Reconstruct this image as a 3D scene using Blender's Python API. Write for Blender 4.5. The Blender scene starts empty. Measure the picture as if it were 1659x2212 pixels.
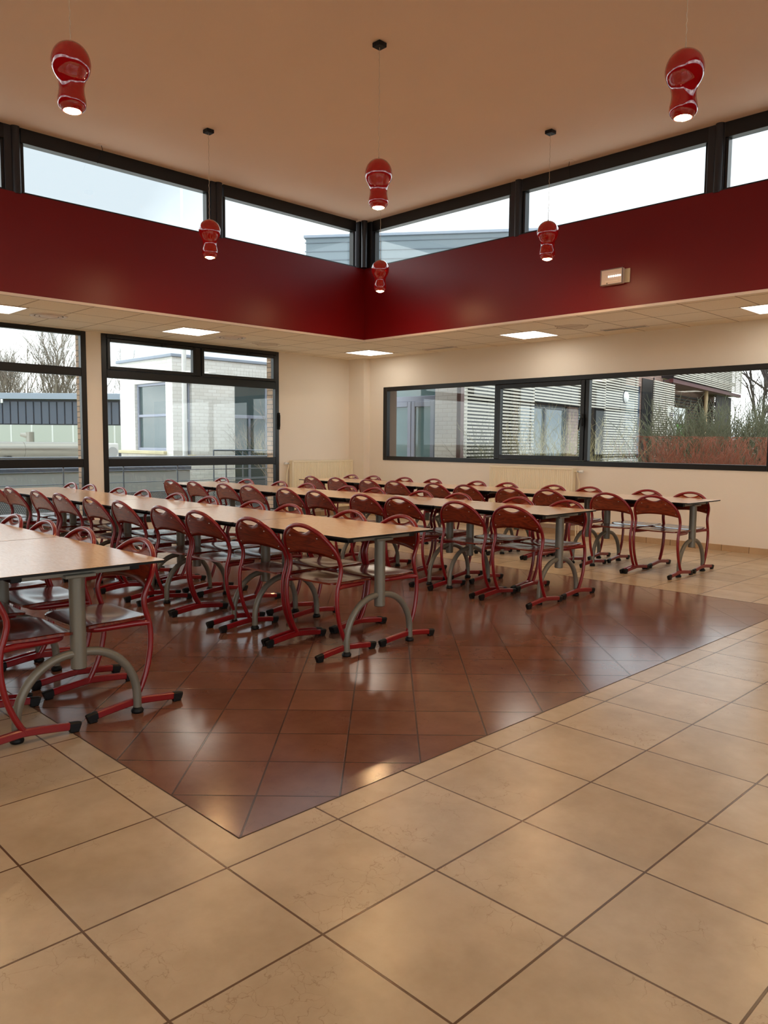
import bpy, math, random
from mathutils import Vector, Matrix, noise
C = bpy.context.scene.collection
PI = math.pi
# ------------------------------------------------------------------ helpers
def lin(r, g, b):
    f = lambda c: (c/255/12.92) if c/255 <= .04045 else ((c/255+.055)/1.055)**2.4
    return (f(r), f(g), f(b), 1)

class MB:
    def __init__(s): s.v = []; s.f = []; s.sm = []; s.mi = []
    def add(s, vs, fs, smooth=False, mi=0):
        o = len(s.v); s.v += [tuple(p) for p in vs]
        for f in fs: s.f.append(tuple(i+o for i in f)); s.sm.append(smooth); s.mi.append(mi)
        return s
    def box(s, x0, x1, y0, y1, z0, z1, mi=0):
        if x0 > x1: x0, x1 = x1, x0
        if y0 > y1: y0, y1 = y1, y0
        if z0 > z1: z0, z1 = z1, z0
        vs = [(x0,y0,z0),(x1,y0,z0),(x1,y1,z0),(x0,y1,z0),(x0,y0,z1),(x1,y0,z1),(x1,y1,z1),(x0,y1,z1)]
        return s.add(vs, [(0,3,2,1),(4,5,6,7),(0,1,5,4),(1,2,6,5),(2,3,7,6),(3,0,4,7)], False, mi)
    def bbox(s, x0, x1, y0, y1, z0, z1, b=.004, mi=0):      # box with chamfered edges
        xs, ys, zs = (x0, x1), (y0, y1), (z0, z1); vs = []; idx = {}
        for i in (0,1):
            for j in (0,1):
                for k in (0,1):
                    sx = 1 if i == 0 else -1; sy = 1 if j == 0 else -1; sz = 1 if k == 0 else -1
                    X, Y, Z = xs[i], ys[j], zs[k]
                    idx[i,j,k,'x'] = len(vs); vs.append((X, Y+sy*b, Z+sz*b))
                    idx[i,j,k,'y'] = len(vs); vs.append((X+sx*b, Y, Z+sz*b))
                    idx[i,j,k,'z'] = len(vs); vs.append((X+sx*b, Y+sy*b, Z))
        fs = []
        for i in (0,1): fs.append([idx[i,j,k,'x'] for j,k in ((0,0),(1,0),(1,1),(0,1))])
        for j in (0,1): fs.append([idx[i,j,k,'y'] for i,k in ((0,0),(1,0),(1,1),(0,1))])
        for k in (0,1): fs.append([idx[i,j,k,'z'] for i,j in ((0,0),(1,0),(1,1),(0,1))])
        for i in (0,1):
            for j in (0,1): fs.append([idx[i,j,0,'x'], idx[i,j,1,'x'], idx[i,j,1,'y'], idx[i,j,0,'y']])
            for k in (0,1): fs.append([idx[i,0,k,'x'], idx[i,1,k,'x'], idx[i,1,k,'z'], idx[i,0,k,'z']])
            for j in (0,1):
                for k in (0,1): fs.append([idx[i,j,k,'x'], idx[i,j,k,'y'], idx[i,j,k,'z']])
        for j in (0,1):
            for k in (0,1): fs.append([idx[0,j,k,'y'], idx[1,j,k,'y'], idx[1,j,k,'z'], idx[0,j,k,'z']])
        c = Vector(((x0+x1)/2, (y0+y1)/2, (z0+z1)/2)); out = []
        for f in fs:
            p = [Vector(vs[i]) for i in f]; n = (p[1]-p[0]).cross(p[2]-p[0]); m = sum(p, Vector())/len(p)
            out.append(tuple(f) if n.dot(m-c) > 0 else tuple(reversed(f)))
        return s.add(vs, out, False, mi)
    def tube(s, pts, r, n=8, caps=True, mi=0, ry=None):
        pts = [Vector(p) for p in pts]; m = len(pts)
        rs = r if isinstance(r, (list, tuple)) else [r]*m
        T = []
        for i in range(m):
            t = pts[min(i+1, m-1)]-pts[max(i-1, 0)]
            T.append(t.normalized() if t.length > 1e-9 else Vector((0,0,1)))
        ref = Vector((1,0,0)) if abs(T[0].x) < .9 else Vector((0,1,0))
        u = (ref-T[0]*ref.dot(T[0])).normalized(); vs = []
        for i in range(m):
            u = (u-T[i]*u.dot(T[i])).normalized(); w = T[i].cross(u)
            for k in range(n):
                a = 2*PI*k/n; vs.append(pts[i]+u*math.cos(a)*rs[i]+w*math.sin(a)*(rs[i]*(ry or 1)))
        fs = [(i*n+k, i*n+(k+1) % n, (i+1)*n+(k+1) % n, (i+1)*n+k) for i in range(m-1) for k in range(n)]
        s.add(vs, fs, True, mi)
        if caps:
            s.add(vs[:n], [tuple(reversed(range(n)))], False, mi); s.add(vs[-n:], [tuple(range(n))], False, mi)
        return s
    def sweep(s, pts, w, h, c=.005, mi=0):      # chamfered rectangular tube along a path in the local y-z plane
        pts = [Vector(p) for p in pts]; m = len(pts); vs = []
        prof = [(-w/2+c,-h/2),(w/2-c,-h/2),(w/2,-h/2+c),(w/2,h/2-c),(w/2-c,h/2),(-w/2+c,h/2),(-w/2,h/2-c),(-w/2,-h/2+c)]
        for i in range(m):
            t = (pts[min(i+1,m-1)]-pts[max(i-1,0)]).normalized(); up = Vector((1,0,0)).cross(t)
            if up.z < 0: up = -up
            for a, b in prof: vs.append(pts[i]+Vector((1,0,0))*a+up*b)
        fs = [(i*8+k, i*8+(k+1) % 8, (i+1)*8+(k+1) % 8, (i+1)*8+k) for i in range(m-1) for k in range(8)]
        s.add(vs, fs, False, mi); s.add(vs[:8], [tuple(reversed(range(8)))]); s.add(vs[-8:], [tuple(range(8))])
        return s
    def lathe(s, prof, n=32, cx=0, cy=0, mi=0):
        vs = []
        for r, z in prof:
            for k in range(n): a = 2*PI*k/n; vs.append((cx+r*math.cos(a), cy+r*math.sin(a), z))
        m = len(prof)
        fs = [(i*n+k, i*n+(k+1) % n, (i+1)*n+(k+1) % n, (i+1)*n+k) for i in range(m-1) for k in range(n)]
        return s.add(vs, fs, True, mi)
    def prism(s, poly, z0, z1, mi=0):
        n = len(poly); vs = [(x, y, z0) for x, y in poly]+[(x, y, z1) for x, y in poly]
        fs = [tuple(reversed(range(n))), tuple(range(n, 2*n))]+[(k, (k+1) % n, n+(k+1) % n, n+k) for k in range(n)]
        return s.add(vs, fs, False, mi)
    def build(s, name, mats, parent=None, loc=None, fix=False):
        me = bpy.data.meshes.new(name); me.from_pydata(s.v, [], s.f)
        if not isinstance(mats, (list, tuple)): mats = [mats]
        for m in mats: me.materials.append(m)
        for p, a, b in zip(me.polygons, s.sm, s.mi): p.use_smooth = a; p.material_index = b
        me.update()
        o = bpy.data.objects.new(name, me); C.objects.link(o)
        if parent: o.parent = parent
        if loc: o.location = loc
        return o

def tag(o, label=None, cat=None, group=None, kind=None):
    if label: o['label'] = label
    if cat: o['category'] = cat
    if group: o['group'] = group
    if kind: o['kind'] = kind
    return o
def empty(name, loc=(0,0,0), rz=0):
    o = bpy.data.objects.new(name, None); C.objects.link(o); o.location = loc; o.rotation_euler = (0,0,rz); o.empty_display_size = .2
    return o
def struct(o, label=None): return tag(o, label, kind='structure')
kids = {}
def copy_tree(o, parent=None):
    c = o.copy(); C.objects.link(c); c.parent = parent
    for ch in kids.get(o.name, []): copy_tree(ch, c)
    return c
def index_kids(root):
    for o in bpy.data.objects:
        if o.parent: 
            l = kids.setdefault(o.parent.name, [])
            if o not in l: l.append(o)

# ------------------------------------------------------------------ materials
def new_mat(name):
    m = bpy.data.materials.new(name); m.use_nodes = True; nt = m.node_tree
    return m, nt, nt.nodes['Principled BSDF']
def simple(name, col, rough=.5, metal=0, coat=0, spec=.5, bump=0, bscale=60, var=0, vscale=4):
    m, nt, b = new_mat(name)
    b.inputs['Base Color'].default_value = col; b.inputs['Roughness'].default_value = rough
    b.inputs['Metallic'].default_value = metal; b.inputs['Coat Weight'].default_value = coat
    b.inputs['Specular IOR Level'].default_value = spec
    tc = nt.nodes.new('ShaderNodeTexCoord')
    if var:
        nz = nt.nodes.new('ShaderNodeTexNoise'); nz.inputs['Scale'].default_value = vscale; nz.inputs['Detail'].default_value = 5
        nt.links.new(tc.outputs['Object'], nz.inputs['Vector'])
        mx = nt.nodes.new('ShaderNodeMix'); mx.data_type = 'RGBA'
        mx.inputs[6].default_value = tuple(c*(1-var) for c in col[:3])+(1,); mx.inputs[7].default_value = tuple(min(1, c*(1+var)) for c in col[:3])+(1,)
        nt.links.new(nz.outputs['Fac'], mx.inputs[0]); nt.links.new(mx.outputs[2], b.inputs['Base Color'])
    if bump:
        nz = nt.nodes.new('ShaderNodeTexNoise'); nz.inputs['Scale'].default_value = bscale
        nt.links.new(tc.outputs['Object'], nz.inputs['Vector'])
        bp = nt.nodes.new('ShaderNodeBump'); bp.inputs['Strength'].default_value = bump; bp.inputs['Distance'].default_value = .01
        nt.links.new(nz.outputs['Fac'], bp.inputs['Height']); nt.links.new(bp.outputs['Normal'], b.inputs['Normal'])
    return m
def emit(name, col, strength):
    m, nt, b = new_mat(name)
    b.inputs['Base Color'].default_value = col; b.inputs['Emission Color'].default_value = col; b.inputs['Emission Strength'].default_value = strength
    return m
def math_n(nt, op, a, b=None, c=None):
    n = nt.nodes.new('ShaderNodeMath'); n.operation = op
    for i, v in enumerate((a, b, c)):
        if v is None: continue
        if isinstance(v, (int, float)): n.inputs[i].default_value = v
        else: nt.links.new(v, n.inputs[i])
    return n.outputs[0]
def mixc(nt, fac, a, b):
    mx = nt.nodes.new('ShaderNodeMix'); mx.data_type = 'RGBA'
    nt.links.new(fac, mx.inputs[0]) if not isinstance(fac, (int, float)) else setattr(mx.inputs[0], 'default_value', fac)
    for i, v in ((6, a), (7, b)):
        if isinstance(v, tuple): mx.inputs[i].default_value = v
        else: nt.links.new(v, mx.inputs[i])
    return mx.outputs[2]
def ramp(nt, fac, stops):
    r = nt.nodes.new('ShaderNodeValToRGB'); cr = r.color_ramp
    while len(cr.elements) > 1: cr.elements.remove(cr.elements[-1])
    cr.elements[0].position, cr.elements[0].color = stops[0]
    for p, c in stops[1:]:
        e = cr.elements.new(p); e.color = c
    nt.links.new(fac, r.inputs[0]); return r.outputs[0]
def obj_xyz(nt):
    tc = nt.nodes.new('ShaderNodeTexCoord'); sp = nt.nodes.new('ShaderNodeSeparateXYZ')
    nt.links.new(tc.outputs['Object'], sp.inputs[0]); return tc, sp.outputs[0], sp.outputs[1], sp.outputs[2]
def gridline(nt, val, pitch, off, w):           # 1 on the joint, 0 elsewhere, soft edges
    a = math_n(nt, 'ADD', val, -off); a = math_n(nt, 'DIVIDE', a, pitch)
    a = math_n(nt, 'FRACT', a); a = math_n(nt, 'SUBTRACT', a, .5); a = math_n(nt, 'ABSOLUTE', a)
    a = math_n(nt, 'SUBTRACT', .5, a); a = math_n(nt, 'MULTIPLY', a, pitch)
    n = nt.nodes.new('ShaderNodeMapRange'); n.interpolation_type = 'SMOOTHSTEP'
    nt.links.new(a, n.inputs['Value']); n.inputs['From Min'].default_value = w*.45; n.inputs['From Max'].default_value = w*.75
    n.inputs['To Min'].default_value = 1; n.inputs['To Max'].default_value = 0
    return n.outputs[0]
def tile_mat(name, pitch, ox, oy, diag, c_lo, c_hi, c_grout, vein, rough):
    m, nt, b = new_mat(name); tc, x, y, z = obj_xyz(nt)
    if diag:
        u = math_n(nt, 'MULTIPLY', math_n(nt, 'ADD', x, y), 1/math.sqrt(2)); v = math_n(nt, 'MULTIPLY', math_n(nt, 'SUBTRACT', y, x), 1/math.sqrt(2))
    else: u, v = x, y
    g = math_n(nt, 'MAXIMUM', gridline(nt, u, pitch, ox, .0058), gridline(nt, v, pitch, oy, .0058))
    # per tile value
    cu = math_n(nt, 'FLOOR', math_n(nt, 'DIVIDE', math_n(nt, 'ADD', u, -ox), pitch)); cv = math_n(nt, 'FLOOR', math_n(nt, 'DIVIDE', math_n(nt, 'ADD', v, -oy), pitch))
    cb = nt.nodes.new('ShaderNodeCombineXYZ'); nt.links.new(cu, cb.inputs[0]); nt.links.new(cv, cb.inputs[1])
    wn = nt.nodes.new('ShaderNodeTexWhiteNoise'); nt.links.new(cb.outputs[0], wn.inputs['Vector'])
    ad = nt.nodes.new('ShaderNodeVectorMath'); ad.operation = 'MULTIPLY_ADD'
    nt.links.new(wn.outputs['Color'], ad.inputs[0]); ad.inputs[1].default_value = (9, 9, 9); nt.links.new(tc.outputs['Object'], ad.inputs[2])
    nz = nt.nodes.new('ShaderNodeTexNoise'); nz.inputs['Scale'].default_value = 3.2; nz.inputs['Detail'].default_value = 8; nz.inputs['Roughness'].default_value = .62
    nt.links.new(ad.outputs[0], nz.inputs['Vector'])
    f = math_n(nt, 'ADD', math_n(nt, 'MULTIPLY', nz.outputs['Fac'], .9), math_n(nt, 'MULTIPLY', wn.outputs['Value'], .12))
    base = ramp(nt, f, [(.3, c_lo), (.75, c_hi)])
    n2 = nt.nodes.new('ShaderNodeTexNoise'); n2.inputs['Scale'].default_value = 16; n2.inputs['Detail'].default_value = 4
    nt.links.new(ad.outputs[0], n2.inputs['Vector'])
    dv = nt.nodes.new('ShaderNodeVectorMath'); dv.operation = 'MULTIPLY_ADD'; nt.links.new(n2.outputs['Color'], dv.inputs[0]); dv.inputs[1].default_value = (.11, .11, .11); nt.links.new(ad.outputs[0], dv.inputs[2])
    vo = nt.nodes.new('ShaderNodeTexVoronoi'); vo.feature = 'DISTANCE_TO_EDGE'; vo.inputs['Scale'].default_value = 13; nt.links.new(dv.outputs[0], vo.inputs['Vector'])
    n3 = nt.nodes.new('ShaderNodeTexNoise'); n3.inputs['Scale'].default_value = 2.6; n3.inputs['Detail'].default_value = 3; nt.links.new(ad.outputs[0], n3.inputs['Vector'])
    far = math_n(nt, 'MAXIMUM', math_n(nt, 'SUBTRACT', .60, n3.outputs['Fac']), 0)
    vf2 = ramp(nt, math_n(nt, 'ADD', vo.outputs['Distance'], math_n(nt, 'MULTIPLY', far, .2)), [(0, (.62,.62,.62,1)), (.016, (0,0,0,1))])
    col = mixc(nt, vf2, base, vein); col = mixc(nt, g, col, c_grout)
    nt.links.new(col, b.inputs['Base Color'])
    b.inputs['Roughness'].default_value = rough
    bp = nt.nodes.new('ShaderNodeBump'); bp.inputs['Strength'].default_value = .5; bp.inputs['Distance'].default_value = .0025
    hh = math_n(nt, 'SUBTRACT', 1.0, g)
    nt.links.new(hh, bp.inputs['Height']); nt.links.new(bp.outputs['Normal'], b.inputs['Normal'])
    return m
def brick_mat(name, c1, c2, mortar, bw=.21, bh=.065, ms=.012, bump=.6):
    m, nt, b = new_mat(name); tc, x, y, z = obj_xyz(nt)
    h = math_n(nt, 'ADD', x, y); cb = nt.nodes.new('ShaderNodeCombineXYZ'); nt.links.new(h, cb.inputs[0]); nt.links.new(z, cb.inputs[1])
    br = nt.nodes.new('ShaderNodeTexBrick'); nt.links.new(cb.outputs[0], br.inputs['Vector'])
    br.inputs['Color1'].default_value = c1; br.inputs['Color2'].default_value = c2; br.inputs['Mortar'].default_value = mortar
    br.inputs['Scale'].default_value = 1; br.inputs['Brick Width'].default_value = bw+ms; br.inputs['Row Height'].default_value = bh+ms; br.inputs['Mortar Size'].default_value = ms/2; br.inputs['Mortar Smooth'].default_value = .2
    nt.links.new(br.outputs['Color'], b.inputs['Base Color']); b.inputs['Roughness'].default_value = .85
    bp = nt.nodes.new('ShaderNodeBump'); bp.inputs['Strength'].default_value = bump; bp.inputs['Distance'].default_value = .01; bp.invert = True
    nt.links.new(br.outputs['Fac'], bp.inputs['Height']); nt.links.new(bp.outputs['Normal'], b.inputs['Normal'])
    return m
def wood_mat(name, c_dark, c_mid, c_light, rough, scale=1.0, coat=0.0, axis='x'):
    m, nt, b = new_mat(name); tc = nt.nodes.new('ShaderNodeTexCoord')
    oi = nt.nodes.new('ShaderNodeObjectInfo')
    ad = nt.nodes.new('ShaderNodeVectorMath'); ad.operation = 'ADD'; nt.links.new(tc.outputs['Object'], ad.inputs[0])
    cb = nt.nodes.new('ShaderNodeCombineXYZ')
    for i in range(3): nt.links.new(math_n(nt, 'MULTIPLY', oi.outputs['Random'], 7.0+i*3), cb.inputs[i])
    nt.links.new(cb.outputs[0], ad.inputs[1])
    mp = nt.nodes.new('ShaderNodeMapping'); mp.inputs['Scale'].default_value = (1.2, 6, 6) if axis == 'x' else (6, 1.2, 6)
    nt.links.new(ad.outputs[0], mp.inputs[0])
    wv = nt.nodes.new('ShaderNodeTexNoise'); wv.inputs['Scale'].default_value = 2.2*scale; wv.inputs['Detail'].default_value = 3; wv.inputs['Distortion'].default_value = .6
    nt.links.new(mp.outputs[0], wv.inputs['Vector'])
    rings = math_n(nt, 'FRACT', math_n(nt, 'MULTIPLY', wv.outputs['Fac'], 9))
    rings = math_n(nt, 'ABSOLUTE', math_n(nt, 'SUBTRACT', rings, .5))
    nz = nt.nodes.new('ShaderNodeTexNoise'); nz.inputs['Scale'].default_value = 12*scale; nz.inputs['Detail'].default_value = 6; nt.links.new(mp.outputs[0], nz.inputs['Vector'])
    f = math_n(nt, 'ADD', math_n(nt, 'MULTIPLY', rings, .9), math_n(nt, 'MULTIPLY', nz.outputs['Fac'], .55))
    nt.links.new(ramp(nt, f, [(.2, c_dark), (.5, c_mid), (.85, c_light)]), b.inputs['Base Color'])
    b.inputs['Roughness'].default_value = rough; b.inputs['Coat Weight'].default_value = coat; b.inputs['Coat Roughness'].default_value = .12
    return m
def glass_mat(name='window_glass', tint=(.93, .96, .95, 1)):
    m = bpy.data.materials.new(name); m.use_nodes = True; nt = m.node_tree; nt.nodes.clear()
    out = nt.nodes.new('ShaderNodeOutputMaterial'); mx = nt.nodes.new('ShaderNodeMixShader')
    tr = nt.nodes.new('ShaderNodeBsdfTransparent'); tr.inputs[0].default_value = tint
    gl = nt.nodes.new('ShaderNodeBsdfGlossy'); gl.inputs['Roughness'].default_value = .0
    lw = nt.nodes.new('ShaderNodeLayerWeight'); lw.inputs['Blend'].default_value = .5
    p = math_n(nt, 'POWER', lw.outputs['Facing'], 5); f = math_n(nt, 'ADD', math_n(nt, 'MULTIPLY', p, .95), .045)
    nt.links.new(f, mx.inputs[0]); nt.links.new(tr.outputs[0], mx.inputs[1]); nt.links.new(gl.outputs[0], mx.inputs[2]); nt.links.new(mx.outputs[0], out.inputs[0])
    return m
def perf_mat(name, col, pitch=.03, r=.0095):
    m, nt, b = new_mat(name); tc, x, y, z = obj_xyz(nt)
    b.inputs['Base Color'].default_value = col; b.inputs['Metallic'].default_value = .5; b.inputs['Roughness'].default_value = .5
    h = math_n(nt, 'ADD', x, y)
    def dots(du, dz):
        a = math_n(nt, 'SUBTRACT', math_n(nt, 'FRACT', math_n(nt, 'ADD', math_n(nt, 'DIVIDE', h, pitch), du)), .5)
        c = math_n(nt, 'SUBTRACT', math_n(nt, 'FRACT', math_n(nt, 'ADD', math_n(nt, 'DIVIDE', z, pitch*1.732), dz)), .5)
        a = math_n(nt, 'MULTIPLY', a, pitch); c = math_n(nt, 'MULTIPLY', c, pitch*1.732)
        d = math_n(nt, 'SQRT', math_n(nt, 'ADD', math_n(nt, 'MULTIPLY', a, a), math_n(nt, 'MULTIPLY', c, c)))
        return math_n(nt, 'GREATER_THAN', d, r)
    al = math_n(nt, 'MULTIPLY', dots(0, 0), dots(.5, .5)); nt.links.new(al, b.inputs['Alpha'])
    return m
def paint_mat(name, col, rough=.6, bump=.15):
    return simple(name, col, rough, bump=bump, bscale=180, var=.03, vscale=1.5)

M = {}
M['cream_wall'] = paint_mat('cream_wall_paint', lin(240, 229, 215), .7)
M['red_wall'] = simple('deep_red_satin_paint', lin(116, 8, 13), .38, spec=.28, bump=.06, bscale=35, var=.05, vscale=2)
M['high_ceiling'] = paint_mat('smooth_ceiling_paint', lin(248, 224, 202), .8, .1)
M['black_alu'] = simple('black_aluminium', lin(17, 16, 17), .35, .1)
M['dark_steel'] = simple('dark_steel_post', lin(52, 52, 56), .3, .4)
M['white_trim'] = simple('white_trim_paint', lin(230, 215, 205), .5)
M['glass'] = glass_mat()
M['cream_tile'] = tile_mat('cream_floor_tile', .45, 0, 0, False, lin(176, 155, 129), lin(205, 185, 159), lin(96, 70, 50), lin(140, 112, 88), .26)
M['red_tile'] = tile_mat('terracotta_floor_tile', .3094, .0045, .182, True, lin(108, 70, 55), lin(136, 95, 77), lin(78, 56, 45), lin(84, 50, 40), .165)
M['skirting_tile'] = tile_mat('skirting_tile', .33, .05, .05, False, lin(178, 146, 110), lin(205, 174, 138), lin(110, 85, 60), lin(150, 115, 85), .35)
M['red_metal'] = simple('red_lacquered_steel', lin(128, 12, 20), .28, 0, .25)
M['black_plastic'] = simple('black_plastic', lin(9, 9, 10), .5, spec=.3)
M['seat_wood'] = wood_mat('mahogany_stained_seat', lin(84, 24, 16), lin(108, 36, 22), lin(128, 50, 30), .2, .8, .35)
M['back_wood'] = wood_mat('mahogany_stained_back', lin(96, 26, 12), lin(130, 44, 20), lin(152, 62, 28), .3, 1.0, .2)
M['steel'] = simple('bright_steel', lin(190, 185, 180), .3, .9)
M['table_top'] = wood_mat('beech_laminate', lin(220, 182, 144), lin(228, 193, 156), lin(234, 201, 166), .17, 1.6, 0)
M['table_leg'] = simple('grey_beige_lacquer', lin(120, 115, 103), .38, .2)
M['radiator'] = simple('ivory_radiator_enamel', lin(242, 230, 202), .4)
M['low_ceiling'] = None
M['lamp_red'] = simple('glossy_red_glass', lin(170, 12, 16), .04, 0, 1.0)
M['lamp_inner'] = simple('brass_reflector', lin(235, 190, 110), .25, .6)
M['bulb'] = emit('warm_bulb_glow', lin(255, 212, 155), 100)
M['panel'] = emit('ceiling_panel_glow', (1, .94, .82, 1), 1.15)
M['led'] = emit('emergency_led', (1, .98, .92, 1), .6)
M['cable'] = simple('clear_cable', lin(205, 180, 150), .4)
M['clear_plastic'] = simple('emergency_lens', lin(225, 205, 195), .25)
def low_ceiling_mat():
    m, nt, b = new_mat('mineral_ceiling_tile'); tc, x, y, z = obj_xyz(nt)
    g = math_n(nt, 'MAXIMUM', gridline(nt, x, .6, -7.85, .010), gridline(nt, y, .6, 7.48, .010))
    nz = nt.nodes.new('ShaderNodeTexNoise'); nz.inputs['Scale'].default_value = 130; nt.links.new(tc.outputs['Object'], nz.inputs['Vector'])
    base = ramp(nt, nz.outputs['Fac'], [(.35, lin(243, 227, 204)), (.6, lin(250, 238, 219))])
    col = mixc(nt, g, base, lin(150, 122, 94))
    # water stain rings
    def stain(cx, cy, r, prev):
        a = math_n(nt, 'SUBTRACT', x, cx); c = math_n(nt, 'SUBTRACT', y, cy)
        n2 = nt.nodes.new('ShaderNodeTexNoise'); n2.inputs['Scale'].default_value = 5; nt.links.new(tc.outputs['Object'], n2.inputs['Vector'])
        d = math_n(nt, 'SQRT', math_n(nt, 'ADD', math_n(nt, 'MULTIPLY', a, a), math_n(nt, 'MULTIPLY', c, c)))
        d = math_n(nt, 'ADD', d, math_n(nt, 'MULTIPLY', math_n(nt, 'SUBTRACT', n2.outputs['Fac'], .5), .25))
        f = ramp(nt, math_n(nt, 'DIVIDE', d, r), [(0, (.35,.35,.35,1)), (.9, (.3,.3,.3,1)), (.97, (.9,.9,.9,1)), (1, (0,0,0,1))])
        return mixc(nt, f, prev, lin(150, 105, 70))
    col = stain(-7.95, 5.95, .2, col); col = stain(-3.55, 7.5, .22, col)
    nt.links.new(col, b.inputs['Base Color']); b.inputs['Roughness'].default_value = .9
    return m
M['low_ceiling'] = low_ceiling_mat()
M['white_brick'] = brick_mat('white_painted_brick', lin(240, 238, 234), lin(228, 225, 219), lin(214, 210, 204), bump=.35)
M['brown_brick'] = brick_mat('buff_brick', lin(176, 142, 116), lin(196, 164, 138), lin(110, 96, 84))
M['pink_brick'] = brick_mat('pinkish_brick', lin(176, 146, 134), lin(160, 128, 116), lin(120, 100, 92))
M['bldg_metal'] = simple('blue_grey_coping', lin(150, 160, 176), .5, 0)
M['grey_wall'] = simple('grey_render', lin(176, 178, 180), .8, var=.06)
M['blue_frame'] = simple('lavender_grey_frame', lin(158, 164, 182), .4, .2)
M['dark_glass'] = simple('reflective_glazing', lin(60, 84, 88), .03, 0, 0, 1.0)
M['milk_glass'] = simple('translucent_glazing', lin(182, 186, 176), .25)
M['duct'] = simple('galvanised_duct', lin(150, 147, 138), .35, .85, bump=.1, bscale=8)
M['galv'] = simple('galvanised_steel', lin(120, 128, 138), .45, .6)
M['perf'] = perf_mat('perforated_steel', lin(110, 118, 128))
M['bark'] = simple('hazed_bark', lin(150, 138, 124), .9, var=.2)  # bark colour lightened to stand in for distance haze
M['bark_dark'] = simple('dark_bark', lin(70, 62, 58), .9, var=.2)
M['slat'] = simple('weathered_slat', lin(208, 201, 188), .7, var=.06)
M['slat_back'] = simple('dark_backing', lin(34, 30, 32), .7)
M['soffit'] = simple('purple_brown_soffit', lin(112, 84, 80), .6)
M['terrace'] = simple('terrace_concrete', lin(170, 168, 162), .85, var=.1)
M['grass'] = simple('lawn', lin(96, 112, 60), .95, var=.2)
M['twig_red'] = simple('red_dogwood_twig', lin(138, 66, 36), .6, var=.5, vscale=7)
M['twig_olive'] = simple('olive_twig', lin(98, 100, 74), .7, var=.25, vscale=2)
M['straw'] = simple('straw_stem', lin(190, 178, 130), .7, var=.2, vscale=2)
M['white_metal'] = simple('white_metal', lin(225, 225, 222), .5)
M['roof_gravel'] = simple('pale_roof_felt', lin(222, 218, 210), .9, var=.1)
M['opal'] = simple('opal_glass', lin(240, 240, 238), .3)
M['wood_post'] = simple('pale_timber', lin(200, 170, 130), .7)
M['moss_stone'] = simple('mossy_sill_stone', lin(206, 196, 160), .8, var=.15)
M['leaf'] = simple('mistletoe_green', lin(110, 124, 62), .8)

# ------------------------------------------------------------------ room shell
XL, YR, XD, YD = -8.654, 8.47, -6.586, 6.745
XE, YE = 6.0, -5.0          # unseen ends of the room
XD2, YD2 = 1.15, -1.15      # other sides of the raised ceiling
ZL, ZB, ZC = 2.779, 3.822, 4.481
RX0, RX1, RY0, RY1 = -5.425, -.125, .128, 5.405   # terracotta field
f = MB()
xs = [XL-.02, RX0, RX1, XE]; ys = [YE, RY0, RY1, YR+.02]
for i in range(3):
    for j in range(3):
        f.add([(xs[i],ys[j],0),(xs[i+1],ys[j],0),(xs[i+1],ys[j+1],0),(xs[i],ys[j+1],0)], [(0,1,2,3)], False, 1 if (i == 1 and j == 1) else 0)
f.box(XL-.3, XE, YE, YR+.3, -.3, -.002)
g = .003
for a in ((RX0-g, RX1+g, RY0-g, RY0+g), (RX0-g, RX1+g, RY1-g, RY1+g), (RX0-g, RX0+g, RY0, RY1), (RX1-g, RX1+g, RY0, RY1)):
    f.add([(a[0],a[2],.0006),(a[1],a[2],.0006),(a[1],a[3],.0006),(a[0],a[3],.0006)], [(0,1,2,3)], False, 2)
M['grout'] = simple('dark_grout', lin(72, 48, 36), .7)
struct(f.build('floor', [M['cream_tile'], M['red_tile'], M['grout']]), 'cream tiled floor with a square field of diagonal terracotta tiles')

def wall_mi(mb, inner):      # inner(normal, centre) -> True for painted faces
    for k, fc in enumerate(mb.f):
        p = [Vector(mb.v[i]) for i in fc]; n = (p[1]-p[0]).cross(p[2]-p[0]).normalized(); c = sum(p, Vector())/len(p)
        mb.mi[k] = 0 if inner(n, c) else 1
W2 = (3.683, 6.746); W1 = (.40, 3.466); W0 = (-2.88, .18)
w = MB()
for a, b in ((W2[1], YR+.35), (W1[1], W2[0]), (W0[1], W1[0]), (YE-.3, W0[0])): w.box(XL-.33, XL, a, b, -.3, 3.7)
for a, b in (W0, W1, W2): w.box(XL-.33, XL, a, b, -.3, .10); w.box(XL-.33, XL, a, b, ZL-.002, 3.7)
wall_mi(w, lambda n, c: n.x > .5)
struct(w.build('wall_left', [M['cream_wall'], M['brown_brick']]))
w = MB(); WX0, WX1, WZ0, WZ1 = -7.909, -1.359, .993, 2.263
w.box(XL, WX0, YR, YR+.33, -.3, 3.7); w.box(WX1, XE, YR, YR+.33, -.3, 3.7)
w.box(WX0, WX1, YR, YR+.33, -.3, WZ0); w.box(WX0, WX1, YR, YR+.33, WZ1, 3.7)
wall_mi(w, lambda n, c: n.y < -.5)
struct(w.build('wall_right', [M['cream_wall'], simple('brown_reveal', lin(120, 98, 84), .8)]))
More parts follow.
